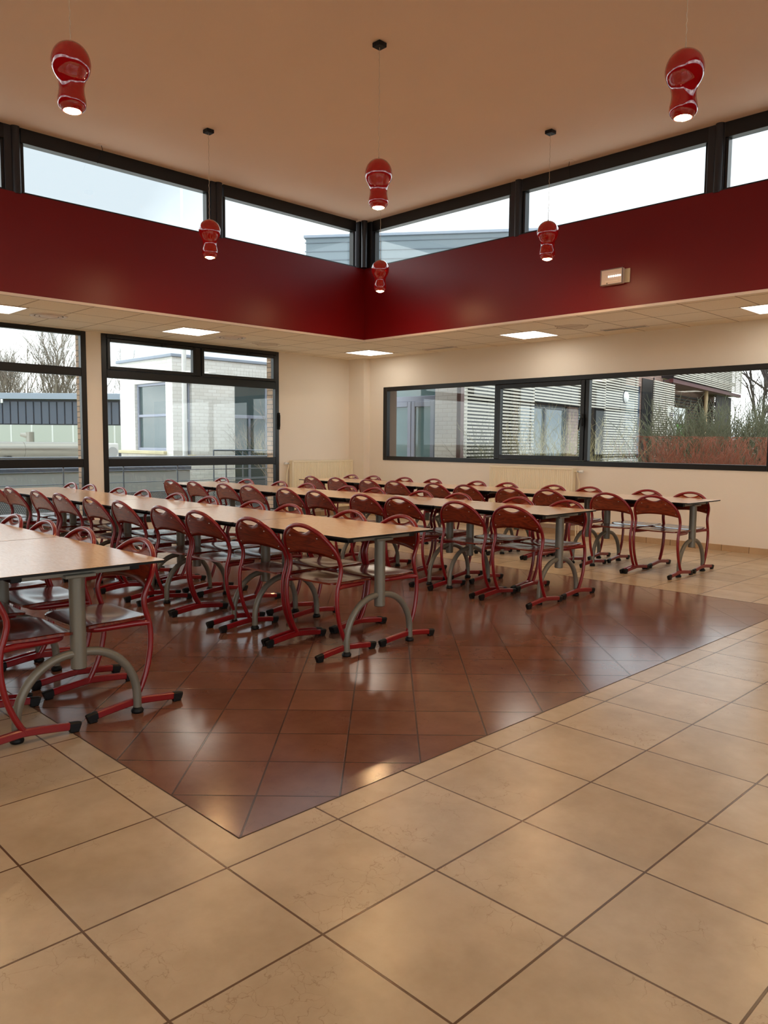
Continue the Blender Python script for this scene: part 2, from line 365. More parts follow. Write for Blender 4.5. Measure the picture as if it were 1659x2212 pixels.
# unseen far sides behind the viewer; glazing added to let in fill daylight
for nm, ax in (('wall_back', 'x'), ('wall_front', 'y')):
    w = MB(); wm = MB(); a0, a1 = (XL-.3, XE) if ax == 'x' else (YE-.2, YR+.33)
    k0, k1 = (.4, a1-.8) if ax == 'x' else (a0+.8, 4.2)
    def bb(m_, p, q, z0, z1, d0=0, d1=.2):
        if ax == 'x': m_.box(p, q, YE-d1, YE-d0, z0, z1)
        else: m_.box(XE+d0, XE+d1, p, q, z0, z1)
    bb(w, a0, k0, -.3, 3.7); bb(w, k1, a1, -.3, 3.7); bb(w, k0, k1, -.3, .1); bb(w, k0, k1, ZL-.08, 3.7)
    struct(w.build(nm, M['cream_wall']))
    n = 5
    for i in range(n+1): p = k0+(k1-k0)*i/n; bb(wm, p-.05, p+.05, .1, ZL-.08, .0, .08)
    for z in (.13, .98, 2.23, ZL-.12): bb(wm, k0, k1, z-.045, z+.045, .0, .08)
    struct(wm.build('window_%d' % (20 if ax == 'x' else 21), M['black_alu']))
struct(MB().box(XL, -8.26, 8.325, YR, 0, ZL).build('wall_corner', M['cream_wall']))
# lowered ceiling ring
c = MB()
for a in ((XL-.02, XD-.012, YE, YR+.02), (XD2+.012, XE, YE, YR+.02), (XD-.012, XD2+.012, YD+.012, YR+.02), (XD-.012, XD2+.012, YE, YD2-.012)):
    c.box(a[0], a[1], a[2], a[3], ZL, ZL+.05)
struct(c.build('ceiling', M['low_ceiling']), 'lowered ceiling of beige mineral tiles around the raised part')
# flat roof over the ring
r = MB()
for a in ((XL-.33, XD-.25, YE-.2, YR+.35), (XD2+.25, XE+.2, YE-.2, YR+.35), (XD-.25, XD2+.25, YD+.25, YR+.35), (XD-.25, XD2+.25, YE-.2, YD2-.25)):
    r.box(a[0], a[1], a[2], a[3], 3.6, 3.72)
struct(r.build('roof', M['roof_gravel']))
# red upstand
for nm, a in (('wall_upper_left', (XD-.25, XD, YD2-.25, YD+.25)), ('wall_upper_right', (XD, XD2, YD, YD+.25)), ('wall_upper_front', (XD2, XD2+.25, YD2-.25, YD+.25)), ('wall_upper_back', (XD, XD2, YD2-.25, YD2))):
    struct(MB().box(a[0], a[1], a[2], a[3], ZL+.012, ZB).build(nm, M['red_wall']))
struct(MB().box(XD-.28, XD2+.28, YD2-.28, YD+.28, ZC+.03, ZC+.25).build('roof', M['roof_gravel']))
struct(MB().box(XD-.15, XD2+.15, YD2-.15, YD+.15, ZC, ZC+.03).build('ceiling', M['high_ceiling']), 'high smooth painted ceiling the pendant lamps hang from')
# angle trims under the red upstand
tn = 0
for a in ((XD-.018, XD+.004, YD2, YD+.004), (XD-.018, XD2, YD-.004, YD+.018), (XD2-.004, XD2+.018, YD2, YD), (XD, XD2, YD2-.018, YD2+.012)):
    tn += 1; struct(MB().box(a[0], a[1], a[2], a[3], ZL-.006, ZL+.022).build('trim_%d' % tn, M['white_trim']))
# skirting
struct(MB().box(-8.26, XE, YR-.012, YR, 0, .075).build('baseboard_right', M['skirting_tile']))
struct(MB().box(XL, XL+.012, W2[1], 8.325, 0, .075).build('baseboard_left', M['skirting_tile']))
struct(MB().box(XL, XL+.012, W1[1], W2[0], 0, .075).build('baseboard_left', M['skirting_tile']))

# ------------------------------------------------------------------ windows
wn = [0]
def bar(mb, axis, pos, a0, a1, z0, z1, d0, d1, b=.006):
    # rectangle in a wall plane: axis 'y' -> wall x=pos, spans y ; axis 'x' -> wall y=pos, spans x ; d = depth offsets outward
    if axis == 'y': mb.bbox(pos-d1, pos-d0, a0, a1, z0, z1, b)
    else: mb.bbox(a0, a1, pos+d0, pos+d1, z0, z1, b)
def ring(mb, axis, pos, a0, a1, z0, z1, t, d0, d1, b=.006, tb=None, tt=None):
    tb = tb or t; tt = tt or t
    bar(mb, axis, pos, a0, a0+t, z0, z1, d0, d1, b); bar(mb, axis, pos, a1-t, a1, z0, z1, d0, d1, b)
    bar(mb, axis, pos, a0+t, a1-t, z0, z0+tb, d0, d1, b); bar(mb, axis, pos, a0+t, a1-t, z1-tt, z1, d0, d1, b)
def pane(axis, pos, a0, a1, z0, z1, d, parent):
    mb = MB()
    if axis == 'y': mb.box(pos-d-.006, pos-d, a0, a1, z0, z1)
    else: mb.box(a0, a1, pos+d, pos+d+.006, z0, z1)
    return mb.build('pane', M['glass'], parent)
def facade_window(y0, y1, vents):
    wn[0] += 1; mb = MB()
    ring(mb, 'y', XL, y0, y1, .10, ZL, .075, -.012, .07, tb=.09, tt=.06)
    bar(mb, 'y', XL, y0+.075, y1-.075, .925, 1.04, -.012, .07)        # lower rail
    bar(mb, 'y', XL, y0+.075, y1-.075, 2.172, 2.285, -.012, .07)      # upper rail
    if vents: bar(mb, 'y', XL, 5.165, 5.265, 2.285, ZL-.06, -.012, .07)
    r = mb.build('window_%d' % wn[0], M['black_alu']); struct(r, 'black aluminium framed window wall panel in three tiers')
    pane('y', XL, y0+.075, y1-.075, .19, .925, .03, r); pane('y', XL, y0+.075, y1-.075, 1.04, 2.172, .03, r)
    if vents:
        for a0, a1 in ((y0+.075, 5.165), (5.265, y1-.075)):
            s = MB(); ring(s, 'y', XL, a0+.003, a1-.003, 2.288, ZL-.063, .045, -.03, .05)
            so = s.build('sash', M['black_alu'], r)
            pane('y', XL, a0+.048, a1-.048, 2.333, ZL-.108, .02, so)
            h = MB(); m_ = (a0+a1)/2; h.bbox(XL+.012, XL+.03, m_-.22, m_+.22, ZL-.075, ZL-.055, .003)
            h.bbox(XL+.012, XL+.04, m_+.12, m_+.16, ZL-.11, ZL-.055, .004); h.build('opener', M['black_plastic'], so)
    else:
        pane('y', XL, y0+.075, y1-.075, 2.285, ZL-.06, .03, r)
    return r
facade_window(W1[0], W1[1], False)
w2 = facade_window(W2[0], W2[1], True)
h = MB(); h.bbox(XL+.01, XL+.035, W2[1]-.03, W2[1]+.005, 1.5, 1.78, .006); h.tube([(XL+.03, W2[1]-.012, 1.52), (XL+.045, W2[1]-.012, 1.56), (XL+.045, W2[1]-.012, 1.74)], .008, 8)
h.build('handle', M['black_plastic'], w2)
facade_window(W0[0], W0[1], False)
# ribbon window, right wall
wn[0] += 1; mb = MB()
ring(mb, 'x', YR, WX0, WX1, WZ0, WZ1, .095, -.012, .07, tb=.07, tt=.07)
bar(mb, 'x', YR, -5.474, -5.42, WZ0+.07, WZ1-.07, -.012, .07); bar(mb, 'x', YR, -3.90, -3.842, WZ0+.07, WZ1-.07, -.012, .07)
rb = mb.build('window_%d' % wn[0], M['black_alu']); struct(rb, 'long black framed ribbon window of three panes')
pane('x', YR, WX0+.095, -5.474, WZ0+.07, WZ1-.07, .03, rb)
s = MB(); ring(s, 'x', YR, -5.417, -3.903, WZ0+.073, WZ1-.073, .062, -.03, .05)
so = s.build('sash', M['black_alu'], rb); pane('x', YR, -5.355, -3.965, WZ0+.135, WZ1-.135, .02, so)
h = MB(); h.bbox(-3.93, -3.90, YR-.05, YR-.03, 1.55, 1.72, .004); h.tube([(-3.915, YR-.05, 1.66), (-3.915, YR-.085, 1.66), (-3.93, YR-.09, 1.63), (-3.945, YR-.09, 1.50)], .010, 8)
h.build('handle', M['black_plastic'], so)
pane('x', YR, -3.842, WX1-.095, WZ0+.07, WZ1-.07, .03, rb)
# clerestory
def clere(axis, pos, a0, a1, flip=1):
    wn[0] += 1; mb = MB(); sgn = flip
    def B(x0, x1, z0, z1, d0, d1):
        if axis == 'y': mb.bbox(pos-sgn*max(d0,d1) if sgn > 0 else pos+min(d0,d1), pos-sgn*min(d0,d1) if sgn > 0 else pos+max(d0,d1), x0, x1, z0, z1, .004)
        else: mb.bbox(x0, x1, pos+sgn*min(d0,d1) if sgn > 0 else pos-max(d0,d1), pos+sgn*max(d0,d1) if sgn > 0 else pos-min(d0,d1), z0, z1, .004)
    B(a0, a1, 4.335, ZC, .02, .13); B(a0, a1, ZB, ZB+.022, .02, .13); B(a0, a0+.035, ZB+.022, 4.335, .04, .13); B(a1-.035, a1, ZB+.022, 4.335, .04, .13)
    r = mb.build('window_%d' % wn[0], M['black_alu']); struct(r, 'black framed clerestory window above the red band')
    p = MB()
    if axis == 'y': p.box(pos-sgn*.09, pos-sgn*.084, a0+.035, a1-.035, ZB+.022, 4.335)
    else: p.box(a0+.035, a1-.035, pos+sgn*.084, pos+sgn*.09, ZB+.022, 4.335)
    p.build('pane', M['glass'], r)
    return r
pn = [10]
def post(axis, pos, a, flip=1):
    pn[0] += 1; mb = MB()
    if axis == 'y':
        mb.bbox(pos-flip*.16 if flip > 0 else pos+.02, pos-flip*.02 if flip > 0 else pos+.16, a-.085, a+.075, ZB-.01, ZC, .004)
        mb.tube([(pos-flip*.03, a+.03, ZB-.01), (pos-flip*.03, a+.03, ZC)], .045, 20)
    else:
        mb.bbox(a-.085, a+.085, min(pos+flip*.02, pos+flip*.16), max(pos+flip*.02, pos+flip*.16), ZB-.01, ZC, .004)
        mb.tube([(a+.03, pos+flip*.03, ZB-.01), (a+.03, pos+flip*.03, ZC)], .045, 20)
    struct(mb.build('trim_%d' % pn[0], M['dark_steel']))
Lb = [(4.36, 6.60), (1.92, 4.16), (-.52, 1.76)]
Rb = [(-6.44, -4.00), (-3.83, -1.57), (-1.41, .95)]
for a0, a1 in Lb: clere('y', XD, a0, a1)
for a in (4.26, 1.84, -.62): post('y', XD, a)
for a0, a1 in Rb: clere('x', YD, a0, a1)
for a in (-3.915, -1.49, 1.04): post('x', YD, a)
mb = MB(); mb.bbox(XD-.16, XD+.0, YD-.0-.1, YD+.16, ZB, ZC, .004); mb.tube([(XD+.06, YD-.06, ZB), (XD+.06, YD-.06, ZC)], .045, 20)
mb.bbox(XD, XD+.12, YD+.02, YD+.16, ZB, ZC, .004)
struct(mb.build('trim_40', M['dark_steel']))
for a0, a1 in ((-1.0, 1.4), (1.6, 4.0), (4.2, 6.6)): clere('y', XD2, a0, a1, -1)
for a0, a1 in ((-6.4, -4.0), (-3.8, -1.4), (-1.2, 1.0)): clere('x', YD2, a0, a1, -1)

# ------------------------------------------------------------------ chair
def cat(ts, vals, t):
    n = len(ts)
    if t <= ts[0]: return vals[0]
    if t >= ts[-1]: return vals[-1]
    for i in range(n-1):
        if ts[i] <= t <= ts[i+1]:
            h = ts[i+1]-ts[i]; s = (t-ts[i])/h
            d0 = ((vals[i+1]-vals[max(i-1,0)])/(ts[i+1]-ts[max(i-1,0)]))*h; d1 = ((vals[min(i+2,n-1)]-vals[i])/(ts[min(i+2,n-1)]-ts[i]))*h
            return (2*s**3-3*s*s+1)*vals[i]+(s**3-2*s*s+s)*d0+(-2*s**3+3*s*s)*vals[i+1]+(s**3-s*s)*d1
ZS = [.045, .12, .204, .30, .38, .432, .49, .54, .60, .672, .741, .803]
FS = [.012, -.030, -.062, -.080, -.082, -.074, -.056, -.050, -.070, -.108, -.146, -.180]
fz = lambda z: cat(ZS, FS, z)
HW = .235
def make_chair():
    root = empty('canteen_chair'); tag(root, 'x', 'chair')
    pts = []
    for k in range(22): z = .045+(.60-.045)*k/21; pts.append((-HW, fz(z), z))
    for k in range(1, 24):
        a = PI-PI*k/24; z = .60+.195*math.sin(a); pts.append((HW*math.cos(a), fz(z), z))
    for k in range(21, -1, -1): z = .045+(.60-.045)*k/21; pts.append((HW, fz(z), z))
    MB().tube(pts, .0134, 12).build('frame', M['red_metal'], root)
    for sx in (-1, 1):
        x = sx*HW; L = .235
        zk = lambda y: .052-.026*min(1, abs(y)/L)**1.25
        sp = [(x, -L+2*L*k/14, zk(-L+2*L*k/14)) for k in range(15)]
        sk = MB().sweep(sp, .025, .034).build('skid', M['red_metal'], root)
        for e in (-1, 1):
            cm = MB().sweep([(x, e*(L-.038), zk(L-.038)), (x, e*(L+.002), zk(L)), (x, e*(L+.010), zk(L)-.003)][::e], .0275, .0375, .007)
            cm.bbox(x-.0135, x+.0135, min(e*(L-.036), e*(L+.006)), max(e*(L-.036), e*(L+.006)), 0, .022, .004)
            cm.build('end_cap', M['black_plastic'], sk)
    # seat rails
    sr = MB(); q = [(-HW, fz(.425), .424), (-.215, -.02, .424), (-.205, .14, .424)]
    for k in range(1, 7): a = PI-PI/2*k/6; q.append((-.145+.06*math.cos(a), .14+.06*math.sin(a), .424))
    q2 = [(-x, y, z) for x, y, z in reversed(q)]
    sr.tube(q+q2, .0155, 10).build('seat_rail', M['red_metal'], root)
    # seat
    def edge(y):
        s_ = (y+.095)/.345
        hw = .205+.024*min(1, s_*2.2)
        if y > .19: hw -= .06*(1-math.sqrt(max(0, 1-((y-.19)/.06)**2)))
        if y < -.065: hw -= .03*(1-math.sqrt(max(0, 1-((-.065-y)/.03)**2)))
        return hw
    ysn = [-.095, -.092, -.083, -.065, -.04, -.01, .02, .05, .08, .11, .14, .17, .19, .205, .22, .232, .241, .247, .25]; nx = 16
    def zt(x, y):
        d = math.exp(-((x/.13)**2+((y-.045)/.10)**2))*.011
        return .449-d-max(0, y-.16)**2*1.2+.05*abs(x)**2
    vs = []; n = nx+1
    for y in ysn:
        hw = edge(y)
        for i in range(n): x = -hw+2*hw*i/nx; vs.append((x, y, zt(x, y)))
    nb = len(vs)
    for y in ysn:
        hw = edge(y)
        for i in range(n): x = -hw+2*hw*i/nx; vs.append((x, y, zt(x, y)-.011))
    fs = []; R_ = len(ysn)
    for j in range(R_-1):
        for i in range(nx):
            a = j*n+i; fs.append((a, a+1, a+n+1, a+n)); b = nb+a; fs.append((b, b+n, b+n+1, b+1))
    sm = MB().add(vs, fs, True)
    side = []
    for j in range(R_-1):
        side.append((j*n, (j+1)*n, nb+(j+1)*n, nb+j*n)); a = j*n+nx; side.append((a+n, a, nb+a, nb+a+n))
    for i in range(nx):
        side.append((i+1, i, nb+i, nb+i+1)); a = (R_-1)*n+i; side.append((a, a+1, nb+a+1, nb+a))
    o = len(sm.f)
    for f_ in side: sm.f.append(f_); sm.sm.append(False); sm.mi.append(0)
    st = sm.build('seat', M['seat_wood'], root)
    # backrest
    nx = 28; nr = 6; vs = []
    hwB = HW-.008
    def top(x):
        za = .60+.19*math.sqrt(max(0, 1-(x/HW)**2))
        if abs(x) < .11: za = min(za, .803-.015-.044*math.cos(x/.11*PI/2)**.9)
        return za
    def bot(x): return .588+.028*(1-(x/HW)**2)
    def P(x, z, off):
        t = fz(z+.004)-fz(z-.004); nrm = Vector((0, .008, -t)).normalized()
        y = fz(z)-.010*(1-(x/HW)**2)
        return Vector((x, y, z))+nrm*off
    for off in (.0045, -.0045):
        for j in range(nr+1):
            for i in range(nx+1):
                x = -hwB+2*hwB*i/nx; zb = bot(x); z = zb+(max(top(x), zb+.002)-zb)*j/nr; vs.append(P(x, z, off))
    n = nx+1; nb = (nr+1)*n; fs = []
    for j in range(nr):
        for i in range(nx): a = j*n+i; fs.append((a+1, a, a+n, a+n+1)); b = nb+a; fs.append((b, b+1, b+n+1, b+n))
    bm = MB().add(vs, fs, True)
    for i in range(nx):
        for f_ in ((i, i+1, nb+i+1, nb+i), (nr*n+i+1, nr*n+i, nb+nr*n+i, nb+nr*n+i+1)): bm.f.append(f_); bm.sm.append(False); bm.mi.append(0)
    for j in range(nr):
        for f_ in (((j+1)*n, j*n, nb+j*n, nb+(j+1)*n), (j*n+nx, (j+1)*n+nx, nb+(j+1)*n+nx, nb+j*n+nx)): bm.f.append(f_); bm.sm.append(False); bm.mi.append(0)
    bk = bm.build('backrest', M['back_wood'], root)
    for sx, z in ((-.125, .722), (.125, .722), (-.205, .625), (.205, .625)):
        a = P(sx, z, .009); b = P(sx, z, -.009)
        MB().tube([a, a*.9+b*.1, b*.9+a*.1, b], [.003, .0048, .0048, .003], 8).build('rivet', M['steel'], bk)
    return root
chair0 = make_chair(); index_kids(chair0)

# ------------------------------------------------------------------ table
def make_table():
    root = empty('canteen_table'); tag(root, 'x', 'table')
    L, D = 1.19, .75
    c_ = .012; poly = [(-L/2+c_, -D/2), (L/2-c_, -D/2), (L/2, -D/2+c_), (L/2, D/2-c_), (L/2-c_, D/2), (-L/2+c_, D/2), (-L/2, D/2-c_), (-L/2, -D/2+c_)]
    mb = MB(); mb.prism(poly, .730, .7415, 1); ins = [(x*(1-.003), y*(1-.004)) for x, y in poly]
    mb.add([(x, y, .742) for x, y in ins]+[(x, y, .7415) for x, y in poly], [tuple(range(8))]+[(8+k, 8+(k+1) % 8, (k+1) % 8, k) for k in range(8)], False, 0)
    mb.build('table_top', [M['table_top'], M['black_plastic']], root)
    for sy in (-1, 1):
        MB().bbox(-.50, .50, sy*.27-.02, sy*.27+.02, .695, .730, .003).build('side_rail', M['black_plastic'], root)
    for sx in (-1, 1):
        x = sx*.475
        leg = MB(); leg.tube([(x, 0, .275), (x, 0, .70)], .0345, 28); lg = leg.build('leg', M['table_leg'], root)
        MB().tube([(x, 0, .272), (x, 0, .279)], .033, 24).build('end_plug', M['black_plastic'], lg)
        cb = MB(); cb.bbox(x-.022, x+.022, -.245, .245, .697, .730, .003); cb.bbox(x-.05, x+.05, -.07, .07, .690, .706, .003)
        ca = cb.build('crossbar', M['table_leg'], root)
        for sy in (-1, 1):
            MB().bbox(x-.024, x+.024, min(sy*.245, sy*.262), max(sy*.245, sy*.262), .695, .7295, .003).build('bracket', M['black_plastic'], ca)
            p = [(x, sy*.278, .018), (x, sy*.278, .08)]
            for k in range(1, 15): a = PI/2*k/15; p.append((x, sy*(.030+.248*math.cos(a)), .08+.262*math.sin(a)))
            p.append((x, sy*.028, .342))
            ar = MB().tube(p, .0198, 16).build('foot_arch', M['table_leg'], root)
            MB().lathe([(0,0),(.026,0),(.029,.006),(.029,.014),(.022,.022),(.019,.030),(0,.030)], 20, x, sy*.278).build('glide', M['black_plastic'], ar)
    return root
table0 = make_table(); index_kids(table0)
ordn = ['first', 'second', 'third', 'fourth', 'fifth', 'sixth', 'seventh', 'eighth', 'ninth', 'tenth']
rows = [
 ('front', .19, -1.345, 2, [-1.66, -2.22, -2.86, -3.42], [-1.72, -2.38, -2.91, -3.44]),
 ('second', 2.135, -1.395, 5, [-1.77, -2.30, -2.95, -3.47, -4.14, -4.70, -5.36, -5.91, -6.63, -7.12], [-1.76, -2.26, -2.98, -3.47, -4.16, -4.73, -5.38, -5.90, -6.61, -7.11]),
 ('third', 4.31, -1.48, 5, [-1.79, -2.36, -3.06, -3.55, -4.25, -4.75, -5.44, -5.94, -6.61, -7.17], [-1.81, -2.33, -3.05, -3.56, -4.25, -4.70, -5.43, -5.98, -6.70, -7.28]),
 ('back', 6.45, -1.30, 5, [-1.64, -2.14, -2.86, -3.38, -4.03, -4.52, -5.22, -5.72, -6.38, -6.92], [-1.65, -2.13, -2.85, -3.34, -4.03, -4.53, -5.30, -5.85, -6.50, -6.99]),
]
rnd = random.Random(4)
ut = uc = False
for nm, yc, xe, nt_, near, far in rows:
    for k in range(nt_):
        t = table0 if not ut else copy_tree(table0); ut = True
        t.location = (xe-.6-1.2*k, yc+rnd.uniform(-.006, .006), 0); t.rotation_euler = (0, 0, 0)
        tag(t, 'beech-topped canteen table, %s from the open aisle end of the %s table row' % (ordn[k], nm), 'table', 'tables of the %s row' % nm)
    for side, xs_, rz, sg in (('near', near, 0, -1), ('window', far, PI, 1)):
        sd = 'side nearer the camera' if side == 'near' else 'far side'
        for k, x in enumerate(xs_):
            c_ = chair0 if not uc else copy_tree(chair0); uc = True
            c_.location = (x, yc+sg*.27, 0); c_.rotation_euler = (0, 0, rz+rnd.uniform(-.035, .035))
            tag(c_, 'red tubular wooden-seated chair, %s from the aisle, %s of %s table row' % (ordn[k], sd, nm), 'chair', 'chairs along the %s table row, %s' % (nm, sd))

# ------------------------------------------------------------------ pendants
def make_pendant():
    root = empty('pendant_lamp'); tag(root, 'x', 'lamp')      # origin on the ceiling
    cn = MB(); cn.bbox(-.042, .042, -.042, .042, -.036, 0, .004); cn.build('canopy', M['black_plastic'], root)
    top = -(ZC-3.585); rr = random.Random(2)
    pts = [(.0025*math.sin(k*1.7), .0025*math.cos(k*1.3), -.036+(top+.036)*k/60) for k in range(61)]
    pts[0] = (0,0,-.036); pts[-1] = (0,0,top)
    MB().tube(pts, .0022, 6).build('cable', M['cable'], root)
    MB().tube([(0,0,top+.012), (0,0,top-.002)], [.005, .009], 10).build('cord_grip', M['steel'], root)
    pr = [(.004,0),(.030,-.004),(.055,-.014),(.078,-.032),(.096,-.057),(.107,-.086),(.111,-.118),(.107,-.150),(.096,-.178),(.083,-.202),(.075,-.222),(.071,-.245),(.071,-.268),(.074,-.292),(.079,-.318),(.080,-.340),(.075,-.360),(.064,-.376),(.054,-.384),(.049,-.384)]
    # smooth resample
    ts = list(range(len(pr))); P2 = [(cat(ts, [a for a, b in pr], u/3), top+cat(ts, [b for a, b in pr], u/3)) for u in range(3*(len(pr)-1)+1)]
    sh = MB().lathe(list(reversed(P2)), 48).build('shade', M['lamp_red'], root)
    MB().lathe([(.049, top-.384), (.047, top-.37), (.045, top-.34), (.03, top-.32), (0, top-.31)], 32).build('reflector', M['lamp_inner'], sh)
    MB().lathe([(.0, top-.398), (.015, top-.397), (.030, top-.392), (.038, top-.384), (.040, top-.372), (.036, top-.355), (.02, top-.33), (0, top-.325)], 24).build('bulb', M['bulb'], root)
    return root
pen0 = make_pendant(); index_kids(pen0)
pens = [((-5.265, 3.30), 'red bottle-shaped pendant lamp hanging in front of the left clerestory mullion'),
        ((-2.755, 3.30), 'red bottle-shaped pendant lamp hanging at the centre of the high ceiling'),
        ((-2.765, 5.75), 'red bottle-shaped pendant lamp hanging near the right clerestory, left of the emergency light'),
        ((-5.265, 5.78), 'farthest and smallest red pendant lamp, hanging by the inner corner of the red walls'),
        ((-2.70, .76), 'large near red pendant lamp at the upper left of the photo'),
        ((-.212, 3.305), 'large near red pendant lamp at the upper right of the photo'),
        ((-.21, .76), 'red bottle-shaped pendant lamp outside the photo, nearest the viewer'),
        ((-5.265, .76), 'red bottle-shaped pendant lamp outside the photo, by the left red wall'),
        ((-.21, 5.78), 'red bottle-shaped pendant lamp outside the photo, by the right red wall')]
for k, ((x, y), lab) in enumerate(pens):
    p = pen0 if k == 0 else copy_tree(pen0)
    p.location = (x, y, ZC); tag(p, lab, 'lamp', 'red pendant lamps hanging from the high ceiling')

# ------------------------------------------------------------------ ceiling lights, vents, emergency light
def make_panel():
    root = empty('ceiling_light'); tag(root, 'x', 'light')
    fr = MB(); t = .018
    for a in ((-.3,.3,-.3,-.3+t), (-.3,.3,.3-t,.3), (-.3,-.3+t,-.3+t,.3-t), (.3-t,.3,-.3+t,.3-t)): fr.bbox(a[0], a[1], a[2], a[3], -.008, .0, .002)
    fr.build('frame', M['white_trim'], root)
    MB().box(-.3+t, .3-t, -.3+t, .3-t, -.005, 0).build('diffuser', M['panel'], root)
    return root
pl0 = make_panel(); index_kids(pl0)
panels = [((-7.56, 7.79), 'lit square ceiling panel near the far corner column'),
          ((-4.37, 7.75), 'lit square ceiling panel over the right wall above the radiator end of the ribbon window'),
          ((-7.56, 4.45), 'lit square ceiling panel above the two-vent window, beside a round air vent'),
          ((-7.56, 1.90), 'lit square ceiling panel cut by the left edge of the photo'),
          ((-1.17, 7.75), 'lit square ceiling panel cut by the right edge of the photo'),
          ((3.4, 5.2), 'lit square ceiling panel in the low ceiling behind the viewer'),
          ((3.4, 1.6), 'lit square ceiling panel in the low ceiling above the viewer'),
          ((3.4, -3.0), 'lit square ceiling panel in the low ceiling at the back of the room'),
          ((-.8, -3.0), 'lit square ceiling panel in the low ceiling beside the raised part'),
          ((-4.4, -3.0), 'lit square ceiling panel in the low ceiling at the left rear')]
unseen = 'added lit ceiling panel for fill light in the unseen half of the room'
panels = panels[:5]+[((x, y), unseen) for x in (5.0,) for y in (-3.9, -1.5, .9, 3.3, 5.7)]+[((x, y), unseen) for x in (-7.6, -5.2, -2.8, -.4) for y in (-3.0,)]  # extra panels added out of view to brighten the room
for k, ((x, y), lab) in enumerate(panels):
    p = pl0 if k == 0 else copy_tree(pl0)
    p.location = (x, y, ZL); tag(p, lab, 'light', 'square lit panels in the low ceiling')
def round_vent(x, y, lab):
    root = empty('air_vent', (x, y, ZL)); tag(root, lab, 'vent', 'round air diffusers by the left windows')
    MB().lathe([(.215,0),(.215,-.006),(.20,-.012),(.17,-.008),(.165,0)], 40).build('outer_ring', M['white_trim'], root)
    MB().lathe([(.15,-.004),(.15,-.012),(.12,-.016),(.115,-.008)], 40).build('middle_ring', M['white_trim'], root)
    MB().lathe([(.10,-.004),(.10,-.012),(.05,-.02),(0,-.022)], 40).build('core', M['white_trim'], root)
    MB().lathe([(0,-.0015),(.17,-.0015),(.17,0)][::-1], 40).build('backing', M['slat_back'], root)
round_vent(-7.66, 2.58, 'round white air diffuser in the low ceiling, nearer the left edge of the photo')
round_vent(-7.67, 5.16, 'round white air diffuser in the low ceiling, between lit panel and stained tile')
def slot_vent(x, y, lab):
    root = empty('slot_vent', (x, y, ZL)); tag(root, lab, 'vent', 'slot grilles by the right wall')
    MB().box(-.30, .30, -.05, .05, -.004, 0).build('backing', M['slat_back'], root)
    fr = MB(); 
    for a in ((-.31,.31,-.06,-.045), (-.31,.31,.045,.06), (-.31,-.295,-.045,.045), (.295,.31,-.045,.045)): fr.box(a[0], a[1], a[2], a[3], -.009, 0)
    fr.build('frame', M['white_trim'], root)
    sl = MB()
    for k in range(24): xx = -.29+.58*k/23; sl.box(xx-.003, xx+.003, -.045, .045, -.008, -.004)
    sl.build('fins', M['slat'], root)
slot_vent(-6.27, 8.07, 'thin slot grille in the low ceiling, left one near the far corner')
slot_vent(-3.11, 8.03, 'thin slot grille in the low ceiling beside a brown water stain')

root = empty('emergency_light', (-2.53, YD, 3.135)); tag(root, 'white box emergency light with clear lens and small lit diodes on the red wall', 'emergency light')
MB().bbox(-.13, .17, -.012, 0, -.075, .075, .003).build('back_plate', simple('beige_plate', lin(205, 190, 165), .6), root)
bx = MB(); bx.bbox(-.155, .11, -.06, -.012, -.085, .085, .006); bx.build('housing', M['clear_plastic'], root)
ln = MB()
for a in ((-.155,.11,-.085,-.077), (-.155,.11,.077,.085), (-.155,-.147,-.077,.077), (.102,.11,-.077,.077)): ln.bbox(a[0], a[1], -.070, -.058, a[2], a[3], .002)
ln.build('lens_rim', simple('grey_rim', lin(120, 105, 105), .3), root)
lp = MB()
for k in range(6): x_ = -.062+.027*k; lp.bbox(x_, x_+.015, -.066, -.058, -.004, .012, .002)
lp.build('led_row', M['led'], root)
MB().box(-.10, .06, -.0625, -.060, -.055, -.040).build('lens_fold', M['white_trim'], root)
MB().box(-.115, .075, -.0625, -.060, .034, .038).build('lens_fold', M['white_trim'], root)
MB().box(-.08, -.07, -.0625, -.060, -.072, -.06).build('test_mark', M['black_plastic'], root)
for (x, y, z, rz, lab) in ((-6.47, 2.72, ZC, 0, 'thin dark loose wire stub dangling from ceiling plate at left clerestory'), (-3.10, 6.64, ZC, PI/2, 'thin dark loose wire stub dangling from ceiling plate at right clerestory')):
    root = empty('wire_stub', (x, y, z), rz); tag(root, lab, 'wire', 'loose wires at the clerestory')
    MB().bbox(-.05, .05, -.05, .05, -.004, 0, .0015).build('plate', M['high_ceiling'], root)
    MB().tube([(0,0,-.004), (.004,.01,-.05), (-.02,-.01,-.10), (-.035,-.03,-.16), (-.03,-.035,-.19), (-.02,-.025,-.16)], .003, 6).build('wire', M['black_plastic'], root)

